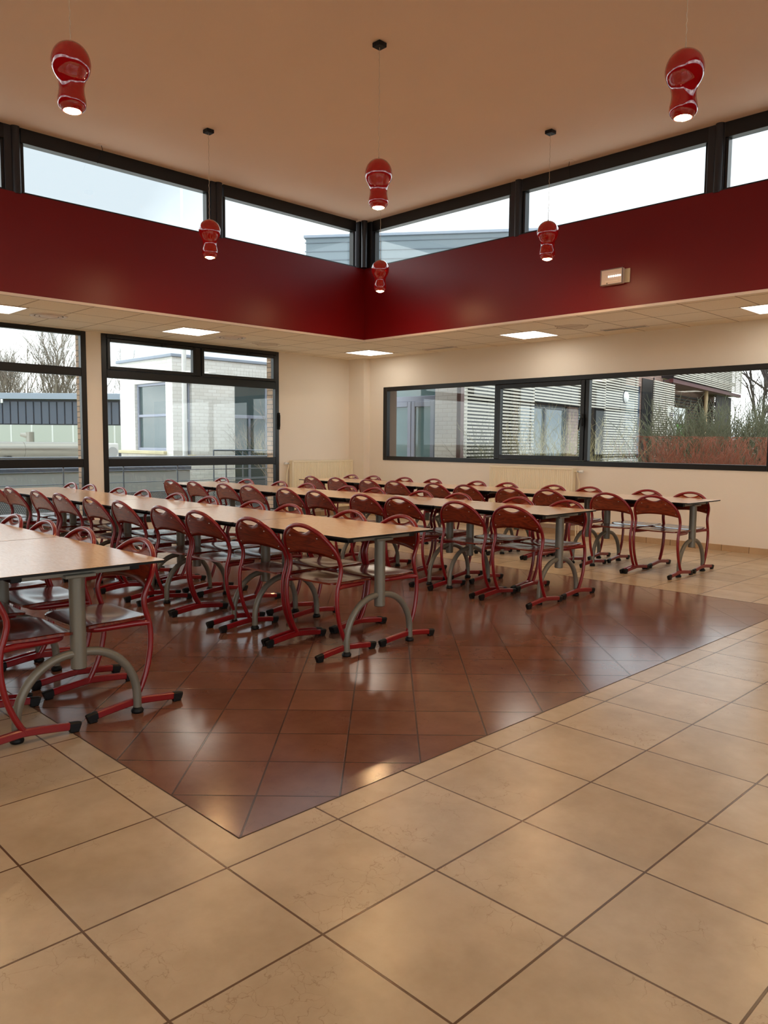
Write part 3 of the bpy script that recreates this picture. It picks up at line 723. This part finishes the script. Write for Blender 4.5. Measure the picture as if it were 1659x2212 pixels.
# ------------------------------------------------------------------ radiators
def radiator(nm, loc, rz, Lr, z0, z1, side, lab):
    # local: back against y=0, faces -y, x from 0 to Lr
    root = empty(nm, (loc[0]+(.012 if rz else 0), loc[1]-(0 if rz else .012), 0), rz); tag(root, lab, 'radiator')
    b = MB(); n = int(Lr/.033)
    vs = []; 
    prof = []
    for k in range(n):
        x0 = .02+(Lr-.04)*k/n; w_ = (Lr-.04)/n
        prof += [(x0, -.112), (x0+w_*.30, -.112), (x0+w_*.42, -.104), (x0+w_*.88, -.104)]
    prof.append((Lr-.02, -.112))
    for x, y in prof: vs += [(x, y, z0+.02), (x, y, z1-.03)]
    b.add(vs, [(2*i, 2*i+2, 2*i+3, 2*i+1) for i in range(len(prof)-1)])
    b.bbox(0, .02, -.115, -.03, z0, z1, .004); b.bbox(Lr-.02, Lr, -.115, -.03, z0, z1, .004)
    b.bbox(.02, Lr-.02, -.115, -.03, z0, z0+.02, .002); b.box(.02, Lr-.02, -.10, -.03, z0+.02, z1-.03); b.bbox(.02, Lr-.02, -.115, -.03, z1-.03, z1, .004)
    b.build('panel', M['radiator'], root)
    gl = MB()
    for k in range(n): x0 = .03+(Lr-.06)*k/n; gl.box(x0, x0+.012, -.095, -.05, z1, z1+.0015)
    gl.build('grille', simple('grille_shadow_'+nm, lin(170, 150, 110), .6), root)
    for xb in (.2, Lr-.2): MB().box(xb-.02, xb+.02, -.03, 0, z0+.1, z1-.1).build('bracket', M['radiator'], root)
    xs_ = -.045 if side < 0 else Lr+.045; xe_ = 0 if side < 0 else Lr
    pp = MB(); pp.tube([(xe_, -.07, z1-.05), (xs_, -.07, z1-.05), (xs_, -.07, z1-.10), (xs_+side*.02, -.05, z1-.2), (xs_+side*.02, -.04, 0)], .009, 10)
    pp.tube([(xe_, -.07, z0+.05), (xs_-side*.005, -.07, z0+.05), (xs_-side*.005, -.06, 0)], .009, 10); pp.build('pipe', M['radiator'], root)
    v = MB(); v.tube([(xs_, -.07, z1-.05), (xs_+side*.03, -.07, z1-.05)], .014, 12); v.build('valve', M['steel'], root)
    MB().tube([(xs_+side*.03, -.07, z1-.05), (xs_+side*.035, -.07, z1-.05), (xs_+side*.085, -.07, z1-.05), (xs_+side*.09, -.07, z1-.05)], [.016, .021, .021, .016], 16).build('thermostat_head', M['white_metal'], root)
radiator('radiator', (XL, 6.93, 0), PI/2, 1.39, .15, .985, -1, 'ivory ribbed panel radiator left of the far corner column')
radiator('radiator', (-5.46, YR, 0), 0, 1.47, .15, .965, 1, 'ivory ribbed panel radiator under the ribbon window on the right wall')

# ------------------------------------------------------------------ outside, left
struct(MB().box(-10.4, XL-.33, -6, 14, -.25, -.06).build('terrace', M['terrace']))
struct(MB().box(-90, 60, -60, 90, -.8, -.5).build('ground', M['grass']))
def railing():
    root = empty('balcony_railing', (-10.2, 0, 0)); tag(root, 'grey steel balcony railing with thin rails and perforated lower panel outside the left windows', 'railing')
    for k in range(12):
        y = .78+.99*k-1.98
        MB().tube([(0, y, -.06), (0, y, 1.02)], .013, 8).build('post', M['galv'], root)
    for z, r_ in ((1.02, .02), (.80, .007), (.61, .007), (.44, .009), (.04, .009)):
        MB().tube([(0, -1.3, z), (0, 8.2, z)], r_, 8).build('rail', M['galv'], root)
    MB().box(-.001, .001, -1.2, 8.1, .05, .43).build('perforated_panel', M['perf'], root)
railing()
def ramp_railing():
    root = empty('ramp_railing', (-11.6, 0, 0)); tag(root, 'second grey steel railing with handrail farther out beside the white brick wing', 'railing')
    for z in (1.12, .92, .74, .56): MB().tube([(0, 7.35, z), (0, 11.6, z-.02)], .016 if z > 1 else .007, 8).build('rail', M['galv'], root)
    for k in range(7): MB().tube([(0, 7.35+.7*k, -.5), (0, 7.35+.7*k, 1.12)], .014, 8).build('post', M['galv'], root)
    MB().box(-.001, .001, 7.4, 11.6, -.1, .5).build('perforated_panel', M['perf'], root)
ramp_railing()
# low grey wall below the roofs
root = empty('grey_parapet_wall', (-12.4, 0, 0)); tag(root, 'low grey rendered wall with dark coping behind the railing', 'wall')
MB().box(-.4, .4, -6, 7.05, -.5, .72).build('wall_body', M['grey_wall'], root)
MB().bbox(-.42, .42, -6, 7.07, .72, .80, .005).build('coping', simple('slate_coping', lin(90, 98, 112), .6), root)
# duct
root = empty('ventilation_duct', (-15, 0, 0)); tag(root, 'big galvanised ventilation duct lying along the roof outside the left window', 'duct')
MB().tube([(0, -4, 1.09), (0, 6.12, 1.09)], .165, 28).build('pipe', M['duct'], root)
for k in range(11): MB().tube([(0, -3.3+.82*k, 1.09), (0, -3.275+.82*k, 1.09)], .172, 28).build('joint_band', M['duct'], root)
for y in (-2, 1, 4.6): MB().box(-.1, .1, y-.05, y+.05, .74, .94).build('support', M['galv'], root)
struct(MB().box(-22, -12.8, -8, 7.1, -.5, .74).build('roof', M['roof_gravel']))
root = empty('roof_cowl', (-19.0, 6.55, .74)); tag(root, 'small galvanised cowl vent standing on the roof behind the duct', 'vent')
MB().tube([(0,0,0), (0,0,.76)], .10, 20).build('stack', M['duct'], root)
MB().tube([(0,0,.66), (-.06,-.09,.67), (-.13,-.19,.69)], [.085, .07, .045], 16).build('spout', M['duct'], root)
root = empty('air_conditioner', (-14.0, 6.32, .74)); tag(root, 'small white air conditioning unit on the roof beside the brick wing', 'air conditioner')
MB().bbox(-.18, .18, -.16, .12, .12, .50, .02).build('casing', M['white_metal'], root)
MB().tube([(.18, -.02, .31), (.195, -.02, .31)], .11, 24).build('fan_guard', simple('fan_grey', lin(170, 172, 172), .6), root)
for y in (-.1, .06): MB().box(-.15, .15, y-.02, y+.02, 0, .12).build('foot', M['galv'], root)
# metal clad hall
root = empty('metal_clad_hall', (-29.9, 9.55, 0), math.atan2(3.6, 3.7)); tag(root, 'dark blue-grey metal clad building with translucent glazing band and pale coping', 'building')
# local x along facade, facade faces -y
MB().box(-14, 14, 0, 8, -.5, 2.95).build('body', simple('hall_body', lin(60, 66, 80), .6), root)
MB().bbox(-14.1, 14.1, -.25, 8.1, 2.84, 3.07, .01).build('coping', M['bldg_metal'], root)
cl = MB()
for k in range(94): x = -14+.3*k; cl.bbox(x+.02, x+.28, -.05, 0, 1.90, 2.76, .012)
cl.build('cladding', simple('slate_blue_cladding', lin(80, 88, 104), .5, .1), root)
gz = MB()
for k in range(35): x = -14+.8*k; gz.box(x+.03, x+.77, -.03, 0, .9, 1.87)
gm = MB()
for k in range(36): x = -14+.8*k; gm.box(x-.03, x+.03, -.04, 0, .9, 1.87)
gm.build('mullions', M['white_metal'], root)
gz.build('glazing_band', M['milk_glass'], root)
for x in (-5.5, 0.2, 4.1, 8): MB().bbox(x-.04, x+.04, -.31, -.25, 2.68, 2.83, .01).build('bulkhead_light', M['opal'], root)
# white brick wing
XB, YB = -13.5, 7.54
root = empty('brick_wing', (XB, YB, 0)); tag(root, 'white painted brick building wing with blue-grey windows outside the left window', 'building')
b = MB()
b.box(-2.2, 0, .35, 6.2, -.5, 3.12)                               # core set back behind the faces
b.box(-2.2, -1.47, 0, .35, -.5, 3.12); b.box(-1.47, -.05, 0, .35, 2.60, 3.12); b.box(-1.47, -.05, 0, .35, -.5, 1.08); b.box(-.05, 0, 0, .25, -.5, 3.12)
b.box(0, .02, .25, .48, 2.62, 3.12)
b2 = MB()
b2.box(0, .25, .48, 1.60, -.5, 3.12); b2.box(0, .25, .25, .48, 2.60, 3.12); b2.box(0, .25, .0, .25, -.5, 3.12); b2.box(0, .25, .25, .48, -.5, .98); b2.box(0, .25, 1.60, 6.2, 2.76, 3.12); b2.box(0, .25, 2.62, 6.2, -.5, 2.76)
b.v = [(x-.25, y, z) for x, y, z in b.v]; b2.v = [(x-.25, y, z) for x, y, z in b2.v]
b.build('wall', M['white_brick'], root); b2.build('wall', M['white_brick'], root)
MB().bbox(-2.55, .04, -.05, 6.3, 3.12, 3.19, .01).build('coping', M['bldg_metal'], root)
w_ = MB(); 
for a in ((-1.72,-.30,1.08,1.14), (-1.72,-.30,2.54,2.60), (-1.72,-1.66,1.14,2.54), (-.36,-.30,1.14,2.54), (-1.66,-.36,1.84,1.90)): w_.bbox(a[0], a[1], .06, .12, a[2], a[3], .006)
wf = w_.build('window_frame', M['blue_frame'], root); MB().box(-1.66, -.36, .10, .108, 1.14, 2.54).build('pane', M['dark_glass'], wf)
MB().bbox(-2.55, -.28, -.08, .1, 1.00, 1.07, .008).build('sill', M['moss_stone'], root)
MB().bbox(-.30, .06, .26, .52, .93, .99, .008).build('sill', M['moss_stone'], root)
w_ = MB(); w_.bbox(-.16, -.10, .25, .29, .98, 2.6, .004); w_.bbox(-.16, -.10, .44, .48, .98, 2.6, .004); w_.bbox(-.16, -.10, .29, .44, 1.72, 1.78, .004)
wf = w_.build('window_frame', M['blue_frame'], root); MB().box(-.14, -.13, .29, .44, .98, 2.6).build('pane', M['dark_glass'], wf)
w_ = MB()
for a in ((1.60,1.66,-.4,2.76), (2.56,2.62,-.4,2.76), (1.66,2.56,2.70,2.76), (1.66,2.56,1.84,1.92), (2.07,2.13,-.4,1.84)): w_.bbox(-.18, -.12, a[0], a[1], a[2], a[3], .006)
wf = w_.build('window_frame', M['blue_frame'], root); MB().box(-.16, -.15, 1.66, 2.56, -.4, 2.70).build('pane', M['dark_glass'], wf)
sc = MB()
for k in range(38): sc.box(0, .006, 1.42+.085*k, 1.42+.085*k+.07, 2.76, 2.98)
sc.build('soldier_course', M['white_brick'], root)
gr = MB()
for k in range(6): gr.box(.0, .02, .92, 1.10, 2.72+.022*k, 2.734+.022*k)
gr.build('wall_vent', M['white_metal'], root)
root.location = (XB, YB, 0)
for (x, y, lab) in ((-12.70, 7.36, 'tall thin grey mast seen through the left clerestory pane'), (-11.32, 8.72, 'tall thin grey mast seen through the clerestory pane next to the corner')):
    root = empty('mast', (x, y, -.5)); tag(root, lab, 'mast', 'tall masts outside the clerestory')
    MB().tube([(0,0,0), (0,0,3.7), (0,0,3.85), (0,0,9.5)], [.055, .05, .03, .022], 14).build('pole', M['white_metal'], root)
    MB().bbox(-.08, .08, -.08, .08, 0, .02, .003).build('base_plate', M['galv'], root)
# upper roof volume seen through the clerestory corner
ang = math.atan2(17.52-13.04, -9.7+15.69)
root = empty('roof_storey', (-15.69, 13.04, 0), ang); tag(root, 'pale blue-grey metal clad upper storey seen through the clerestory corner', 'building')
MB().box(0, 8.2, 0, 5, 3, 7.0).build('cladding', simple('pale_blue_cladding', lin(118, 130, 138), .5, .2), root)
tr = MB()
for z in (6.86, 6.62, 6.38): tr.box(-.03, 8.23, -.02, 0, z, z+.025)
tr.build('joint', simple('joint_dark', lin(105, 115, 126), .5), root)
MB().bbox(-.06, 8.26, -.06, 5.06, 7.0, 7.08, .01).build('coping', M['bldg_metal'], root)

# ------------------------------------------------------------------ bare vegetation
def tree(name, base, h, seed, mat, label, spread=.55, levels=5, r0=None, group=None, parent=None, first=.35, kids_=3):
    rr = random.Random(seed); mb = MB()
    def grow(p, d, L, r, lv):
        n = 4; pts = [p]; q = p.copy(); dd = d.copy()
        for k in range(n):
            dd = (dd+Vector((rr.uniform(-.16,.16), rr.uniform(-.16,.16), rr.uniform(-.03,.12)))).normalized(); q = q+dd*L/n; pts.append(q.copy())
        mb.tube(pts, [r*(1-.45*k/n) for k in range(n+1)], 5 if lv < 2 else 3, False)
        if lv >= levels: return
        for k in range(kids_ + (1 if lv < 2 else 0)):
            i = rr.randint(1, n) if k else n
            nd = (dd+Vector((rr.uniform(-1,1), rr.uniform(-1,1), rr.uniform(-.1,.7)))*spread*1.2).normalized()
            grow(pts[i], nd, L*rr.uniform(.6,.82), r*.55*rr.uniform(.8,1.1), lv+1)
    r0 = r0 or h*.016
    grow(Vector((0,0,0)), Vector((rr.uniform(-.05,.05), rr.uniform(-.05,.05), 1)).normalized(), h*first, r0, 0)
    o = mb.build(name, mat); o.location = base; tag(o, label, 'tree', group); return o
tl = [(-45.5, 15.7, 8.6, 'leafless tree behind the metal hall, leftmost in the left window'), (-44.0, 17.9, 10.2, 'tall leafless tree with mistletoe behind the metal hall'),
      (-43.6, 14.6, 8.4, 'leafless tree behind the metal hall cut by the left photo edge'), (-46.5, 19.2, 8.0, 'leafless tree behind the metal hall beside the brick wing'), (-44.6, 22.4, 8.2, 'leafless tree showing above the hall left of the brick wing'),
      (-47.6, 16.9, 8.4, 'smaller leafless tree between the left window trees'), (-46.0, 21.0, 7.6, 'smaller leafless tree near the window pier')]
for k, (x, y, h_, lab) in enumerate(tl):
    tree('bare_tree', (x, y, -.5), h_, 11+k, M['bark'], lab, group='bare trees behind the metal hall', levels=5, first=.3, kids_=4)
root = empty('mistletoe_ball', (-43.8, 18.2, 5.1)); 
bl = MB(); rr = random.Random(5)
for k in range(160):
    d = Vector((rr.gauss(0,1), rr.gauss(0,1), rr.gauss(0,1))).normalized(); bl.tube([Vector((0,0,0)), d*.2, d*rr.uniform(.28,.4)+Vector((0,0,.03))], .018, 3, False)
bl.build('sprigs', M['leaf'], root); tag(root, 'small green ball of mistletoe in the tall bare tree', 'mistletoe')
tree('shrub', (-12.55, 9.75, -.5), 3.3, 40, M['bark'], 'leafless multi-stemmed shrub in front of the tall window of the white wing', spread=.6, levels=5, r0=.032, first=.3, kids_=4)['category'] = 'shrub'
tree('shrub', (-12.45, 9.95, -.5), 2.7, 44, M['straw'], 'pale low leafless shrub beside the taller shrub by the white wing', spread=.7, levels=5, r0=.026, first=.28, kids_=4)['category'] = 'shrub'

# ------------------------------------------------------------------ courtyard, right
struct(MB().box(-9.0, 6, YR+.33, 40, -.5, .12).build('courtyard_ground', M['terrace']))
root = empty('doorway_wall', (-7.2, 9.62, 0)); tag(root, 'short white brick wall with a blue-grey glazed double door beside the ribbon window', 'building')
b = MB(); b.box(-.52, 0, 0, .3, 0, 3.7); b.box(-2.2, -.52, 0, .3, 2.75, 3.7); b.build('wall', brick_mat('shade_lifted_brick', lin(252, 250, 247), lin(246, 243, 239), lin(226, 222, 216), bump=.35), root)  # white brick whitened on this wall to make up for its shade
M['door_glass'] = simple('painted_sky_glazing', lin(120, 152, 156), .04, 0, 0, 1.0)  # sky reflection put into the base colour of the door panes
fr = MB()
for a in ((-1.80,-1.74,.1,2.75), (-.58,-.52,.1,2.75), (-1.74,-.58,2.08,2.18), (-1.74,-.58,2.69,2.75)): fr.bbox(a[0], a[1], .05, .12, a[2], a[3], .006)
df = fr.build('door_frame', M['blue_frame'], root)
MB().box(-1.74, -.58, .09, .098, 2.18, 2.69).build('transom_pane', M['door_glass'], df)
for a0, a1 in ((-1.74, -1.165), (-1.155, -.58)):
    lf = MB()
    for q in ((a0, a0+.09, .12, 2.08), (a1-.09, a1, .12, 2.08), (a0+.09, a1-.09, .12, .3), (a0+.09, a1-.09, 1.98, 2.08)): lf.bbox(q[0], q[1], .03, .09, q[2], q[3], .006)
    lo = lf.build('door_leaf', M['blue_frame'], root); MB().box(a0+.09, a1-.09, .055, .063, .3, 1.98).build('pane', M['door_glass'], lo)
# slatted wing: local x along the facade (going away), local y inward
an = math.atan2(.987, -.16)
SW = empty('slatted_wing', (-7.16, 9.6, 0), an); tag(SW, 'single-storey pinkish brick wing across the courtyard with openings and a dark deep porch', 'building')
# local +x along D ; facade faces local -y (towards +X world)
bd = MB()
bd.box(1.0, 3.1, .35, 3, 0, 3.7); bd.box(3.1, 5.8, .35, 3, 2.2, 3.7); bd.box(3.1, 5.8, .35, 3, 0, .8); bd.box(5.8, 6.4, .35, 3, 0, 3.7); bd.box(6.4, 7.2, .35, 3, 2.25, 3.7); bd.box(7.2, 9.7, .35, 3, 0, 3.7); bd.box(9.7, 11.1, .35, 3, 3.0, 3.7); bd.box(11.1, 13.2, .35, 3, 0, 3.7)
bd.box(13.2, 22.5, 1.0, 1.3, 0, 3.4)
bd.build('wall', M['pink_brick'], SW)
MB().box(1.0, 22.5, .2, 3.2, 3.7, 3.85).build('roof_slab', M['roof_gravel'], SW)
wf = MB()
for a in ((3.1,3.2,.8,2.2), (5.7,5.8,.8,2.2), (4.55,4.65,.8,2.2), (3.2,5.7,2.1,2.2), (3.2,5.7,.8,.88)): wf.bbox(a[0], a[1], .40, .48, a[2], a[3], .01)
wo = wf.build('window_frame', M['black_alu'], SW); MB().box(3.2, 5.7, .44, .45, .88, 2.1).build('pane', M['dark_glass'], wo)
for a0, a1, zt_ in ((6.4, 7.2, 2.25), (9.7, 11.1, 3.0)):
    d_ = MB()
    for a in ((a0,a0+.1,.1,zt_), (a1-.1,a1,.1,zt_), (a0+.1,a1-.1,zt_-.1,zt_), (a0+.1,a1-.1,2.05,2.15)): d_.bbox(a[0], a[1], .38, .46, a[2], min(a[3], zt_), .008) if a[2] < a[3] else None
    do = d_.build('door_frame', simple('slate_door_frame_%d' % int(a0), lin(70, 84, 104), .4, .3), SW); MB().box(a0+.1, a1-.1, .42, .43, .1, zt_-.1).build('pane', M['dark_glass'], do)
MB().box(.0, .12, -.06, .02, 0, 3.7).build('end_post', M['soffit'], SW)
pf = MB(); pf.box(13.2, 22.5, .1, 1.0, 3.28, 3.36); pf.build('porch_soffit', M['soffit'], SW)
MB().box(13.0, 22.5, -.02, .10, 3.24, 3.36).build('porch_beam', simple('maroon_beam', lin(86, 34, 34), .5), SW)
lv = MB()
for k in range(24): lv.box(15.3, 22.6, .88, .98, .5+.11*k, .56+.11*k)
lv.build('louvre', M['slat_back'], SW)
MB().tube([(18.3, .3, .1), (18.3, .3, 3.28)], .07, 10).build('timber_post', M['wood_post'], SW)
def slats(x0, x1, z0, z1, lab, y=-.02):
    n = int((z1-z0)/.065); m = MB()
    for k in range(n): m.box(x0, x1, y-.02, y+.02, z0+.065*k, z0+.065*k+.034)
    r = m.build('slatted_screen', M['slat'], SW); r['label'] = lab
    bt = MB(); nb_ = max(2, int((x1-x0)/.9)+1)
    for k in range(nb_): xx = x0+.06+(x1-x0-.12)*k/(nb_-1); bt.box(xx-.02, xx+.02, y+.02, y+.05, z0, z1)
    bt.box(x0, x1, .32, .349, z0, z1)
    bt.build('battens', M['slat_back'], r)
slats(.14, 3.07, .15, 3.6, 'tall pale slatted screen next to the white brick doorway')
slats(3.07, 7.2, 2.2, 3.6, 'long high slatted band over the courtyard window')
slats(7.2, 9.68, .15, 3.6, 'slatted screen carrying the round white wall lamp')
slats(11.12, 13.15, .15, 3.26, 'narrow slatted screen between dark door and notice boards')
slats(13.0, 22.4, 3.4, 4.4, 'slatted fascia above the dark porch', y=-.05)
slats(19.9, 22.4, .15, 3.24, 'far slatted return screen at the end of the dark porch', y=.4)
def on_wing(x, y, z): return Matrix.Rotation(an, 4, 'Z') @ Vector((x, y, z)) + Vector((-7.16, 9.6, 0))
root = empty('wall_lamp', on_wing(8.6, -.04, 2.56), an); tag(root, 'round white wall lamp on the slatted screen', 'lamp')
q = MB().lathe([(0,.09),(.08,.085),(.13,.06),(.15,.02)][::-1], 24).build('globe', M['opal'], root); q.rotation_euler = (PI/2, 0, 0)
q = MB().lathe([(.17,0),(.17,.02),(.15,.02)], 24).build('rim', M['black_plastic'], root); q.rotation_euler = (PI/2, 0, 0)
# notice boards on the porch end wall
def boards():
    r = empty('notice_board', on_wing(13.3, .0, 0), an); tag(r, 'white notice board with blue flag and green square at the porch', 'sign')
    mW = M['white_metal']; navy = simple('flag_blue', lin(40, 48, 110), .5); gn = simple('sign_green', lin(90, 170, 40), .5); gy = simple('sign_grey_text', lin(140, 140, 145), .6); yl = simple('flag_gold', lin(235, 200, 40), .5)
    up = MB().bbox(0, 2.0, .2, .23, 2.02, 2.52, .004).build('upper_board', mW, r)
    MB().box(.18, .68, .195, .2, 2.20, 2.36).build('flag', navy, up)
    st_ = MB()
    for k in range(12): a = 2*PI*k/12; st_.box(.43+.055*math.cos(a)*1.6-.008, .43+.055*math.cos(a)*1.6+.008, .192, .195, 2.28+.055*math.sin(a)-.005, 2.28+.055*math.sin(a)+.005)
    st_.build('stars', yl, up)
    tx = MB()
    for z in (2.44, 2.30, 2.26, 2.10, 2.07): tx.box(.8 if 2.2 < z < 2.4 else .3, 1.75, .195, .2, z, z+.014)
    tx.build('text_lines', gy, up)
    lo = MB().bbox(0, 1.02, .2, .23, 1.56, 1.98, .004).build('lower_board', mW, r)
    a_ = MB(); a_.add([(.28,.196,1.68),(.36,.196,1.68),(.56,.196,1.88),(.48,.196,1.90)], [(0,1,2,3)]); a_.add([(.66,.196,1.68),(.74,.196,1.68),(.56,.196,1.90),(.48,.196,1.88)], [(0,1,2,3)]); a_.add([(.34,.1955,1.76),(.80,.1955,1.78),(.80,.1955,1.80),(.34,.1955,1.79)], [(0,1,2,3)])
    a_.build('letter_mark', navy, lo)
    MB().box(.2, .85, .196, .2, 1.61, 1.635).build('text_lines', gy, lo)
    g_ = MB().bbox(1.06, 2.0, .2, .23, 1.56, 1.98, .004).build('green_board', gn, r)
    w__ = MB(); w__.box(1.3, 1.75, .195, .2, 1.84, 1.87); w__.box(1.35, 1.6, .195, .2, 1.76, 1.79); w__.box(1.3, 1.36, .195, .2, 1.70, 1.87); w__.build('symbol', mW, g_)
boards()
def twigs(name, x0, x1, y0, y1, z0, z1, n, seed, mat, lab, lean=.25, r=.006, trim=True, cat_='hedge', ang=0, loc=(0,0,0)):
    rr = random.Random(seed); mb = MB()
    for k in range(n):
        p = Vector((rr.uniform(x0, x1), rr.uniform(y0, y1), z0)); d = Vector((rr.gauss(0, lean), rr.gauss(0, lean), 1)).normalized(); pts = [p]; q = p.copy(); L = (z1-z0)*rr.uniform(.55, 1.12)
        for s_ in range(6):
            d = (d+Vector((rr.gauss(0,.13), rr.gauss(0,.13), 0))).normalized(); q = q+d*L/6
            if trim and q.z > z1: q.z = z1-rr.uniform(0, .03)
            pts.append(q.copy())
            if s_ >= 1:
                for _ in range(2):
                    e = (d+Vector((rr.gauss(0,.6), rr.gauss(0,.6), rr.uniform(0,.5)))).normalized(); l_ = L*rr.uniform(.1,.25); t_ = q+e*l_
                    if trim and t_.z > z1: t_.z = z1
                    mb.tube([q, (q+t_)/2, t_], [r*.6, r*.5, r*.3], 3, False)
        mb.tube(pts, [r*(1-.1*i) for i in range(7)], 3, False)
    o = mb.build(name, mat); o.location = loc; o.rotation_euler = (0,0,ang); tag(o, lab, cat_); return o
hd = math.atan2(14.04-12.7, -3.39+4.71)
twigs('dogwood_hedge', -.2, 2.9, 0, .6, 0, 1.36, 400, 3, M['twig_red'], 'clipped hedge of bare rusty red twigs at the right end of the ribbon window', loc=(-4.75, 12.75, .1), ang=hd, r=.007)
twigs('evergreen_hedge', 0, 4.5, 0, .8, 0, 1.9, 1100, 6, M['twig_olive'], 'taller olive green hedge behind the rusty red hedge', loc=(-6.2, 15.6, .1), ang=hd, r=.010, trim=False, lean=.2)
for k, (x, y, h_, mat, lab) in enumerate([(-6.55, 9.75, 1.45, 'twig_olive', 'leafy upright grass clump right of the slatted screen edge'), (-6.05, 10.25, 1.75, 'straw', 'yellowish stem clump at the left of the opening pane'), (-5.95, 10.5, 1.35, 'twig_olive', 'low dark green clump in the middle of the opening pane'),
        (-5.62, 10.8, 1.6, 'straw', 'straw coloured clump at the right of the opening pane'), (-5.25, 11.15, 1.5, 'straw', 'thin straw stems at the left of the large right pane'), (-4.85, 11.45, 1.25, 'twig_olive', 'low leafy clump below the wall lamp')]):
    twigs('grass_clump', -.16, .16, -.16, .16, 0, h_-.1, 55, 20+k, M[mat], lab, lean=.2, r=.0035, trim=False, cat_='plant', loc=(x, y, .12))
for k, (x, y, h_, lab) in enumerate([(-10.35, 34.6, 11.0, 'dark leafless tree with trunk just right of the slatted fascia end'), (-8.6, 31.5, 9.5, 'dark leafless tree beyond the olive hedge, second from right'), (-6.6, 33.0, 9.5, 'dark leafless tree cut by the right edge of the window'), (-13.2, 40.5, 10, 'fainter leafless tree standing behind the slatted fascia end'), (-9.2, 42, 10, 'leafless tree farthest back on the right')]):
    tree('bare_tree', (x, y, -.5), h_, 60+k, M['bark_dark'], lab, group='bare trees beyond the courtyard', levels=5, first=.34)

# ------------------------------------------------------------------ light
wd = bpy.data.worlds.new('World'); bpy.context.scene.world = wd; wd.use_nodes = True; nt = wd.node_tree
bg = nt.nodes['Background']; tc = nt.nodes.new('ShaderNodeTexCoord')
mp = nt.nodes.new('ShaderNodeMapping'); mp.inputs['Scale'].default_value = (1, 1, 2.2); nt.links.new(tc.outputs['Generated'], mp.inputs[0])
nz = nt.nodes.new('ShaderNodeTexNoise'); nz.inputs['Scale'].default_value = 2.4; nz.inputs['Detail'].default_value = 6; nt.links.new(mp.outputs[0], nz.inputs['Vector'])
col = ramp(nt, nz.outputs['Fac'], [(.34, (.27, .31, .36, 1)), (.47, (.42, .46, .50, 1)), (.6, (1.0, 1.0, 1.0, 1))])
gm = nt.nodes.new('ShaderNodeVectorMath'); gm.operation = 'DOT_PRODUCT'; nrm = nt.nodes.new('ShaderNodeVectorMath'); nrm.operation = 'NORMALIZE'
nt.links.new(tc.outputs['Generated'], nrm.inputs[0]); nt.links.new(nrm.outputs[0], gm.inputs[0]); gm.inputs[1].default_value = (-.845, .385, .375)
gap = math_n(nt, 'ADD', gm.outputs['Value'], math_n(nt, 'MULTIPLY', math_n(nt, 'SUBTRACT', nz.outputs['Fac'], .5), .06))
col = mixc(nt, ramp(nt, gap, [(.972, (0,0,0,1)), (.994, (1,1,1,1))]), col, (.215, .238, .262, 1))
nt.links.new(col, bg.inputs['Color']); bg.inputs['Strength'].default_value = .66
# ------------------------------------------------------------------ camera
cam = bpy.data.cameras.new('Camera'); co = bpy.data.objects.new('Camera', cam); C.objects.link(co)
Rm = Matrix(((0.703548, -0.068331, 0.707355), (0.710601, 0.056259, -0.701342), (0.008128, 0.996075, 0.088136)))
co.matrix_world = Matrix.Translation((1.951996, -1.274075, 1.296465)) @ Rm.to_4x4()
cam.sensor_fit = 'HORIZONTAL'; cam.sensor_width = 36; cam.lens = 36*1690.74/1659; cam.clip_end = 300
sc_ = bpy.context.scene; sc_.camera = co
sc_.view_settings.view_transform = 'Standard'; sc_.view_settings.look = 'None'; sc_.view_settings.gamma = 1; sc_.view_settings.use_curve_mapping = False
sc_.view_settings.exposure = 2.7
sc_.cycles.max_bounces = 10; sc_.cycles.diffuse_bounces = 6; sc_.cycles.glossy_bounces = 5; sc_.cycles.transparent_max_bounces = 24
sc_.cycles.sample_clamp_indirect = 6; sc_.cycles.caustics_reflective = False; sc_.cycles.caustics_refractive = False
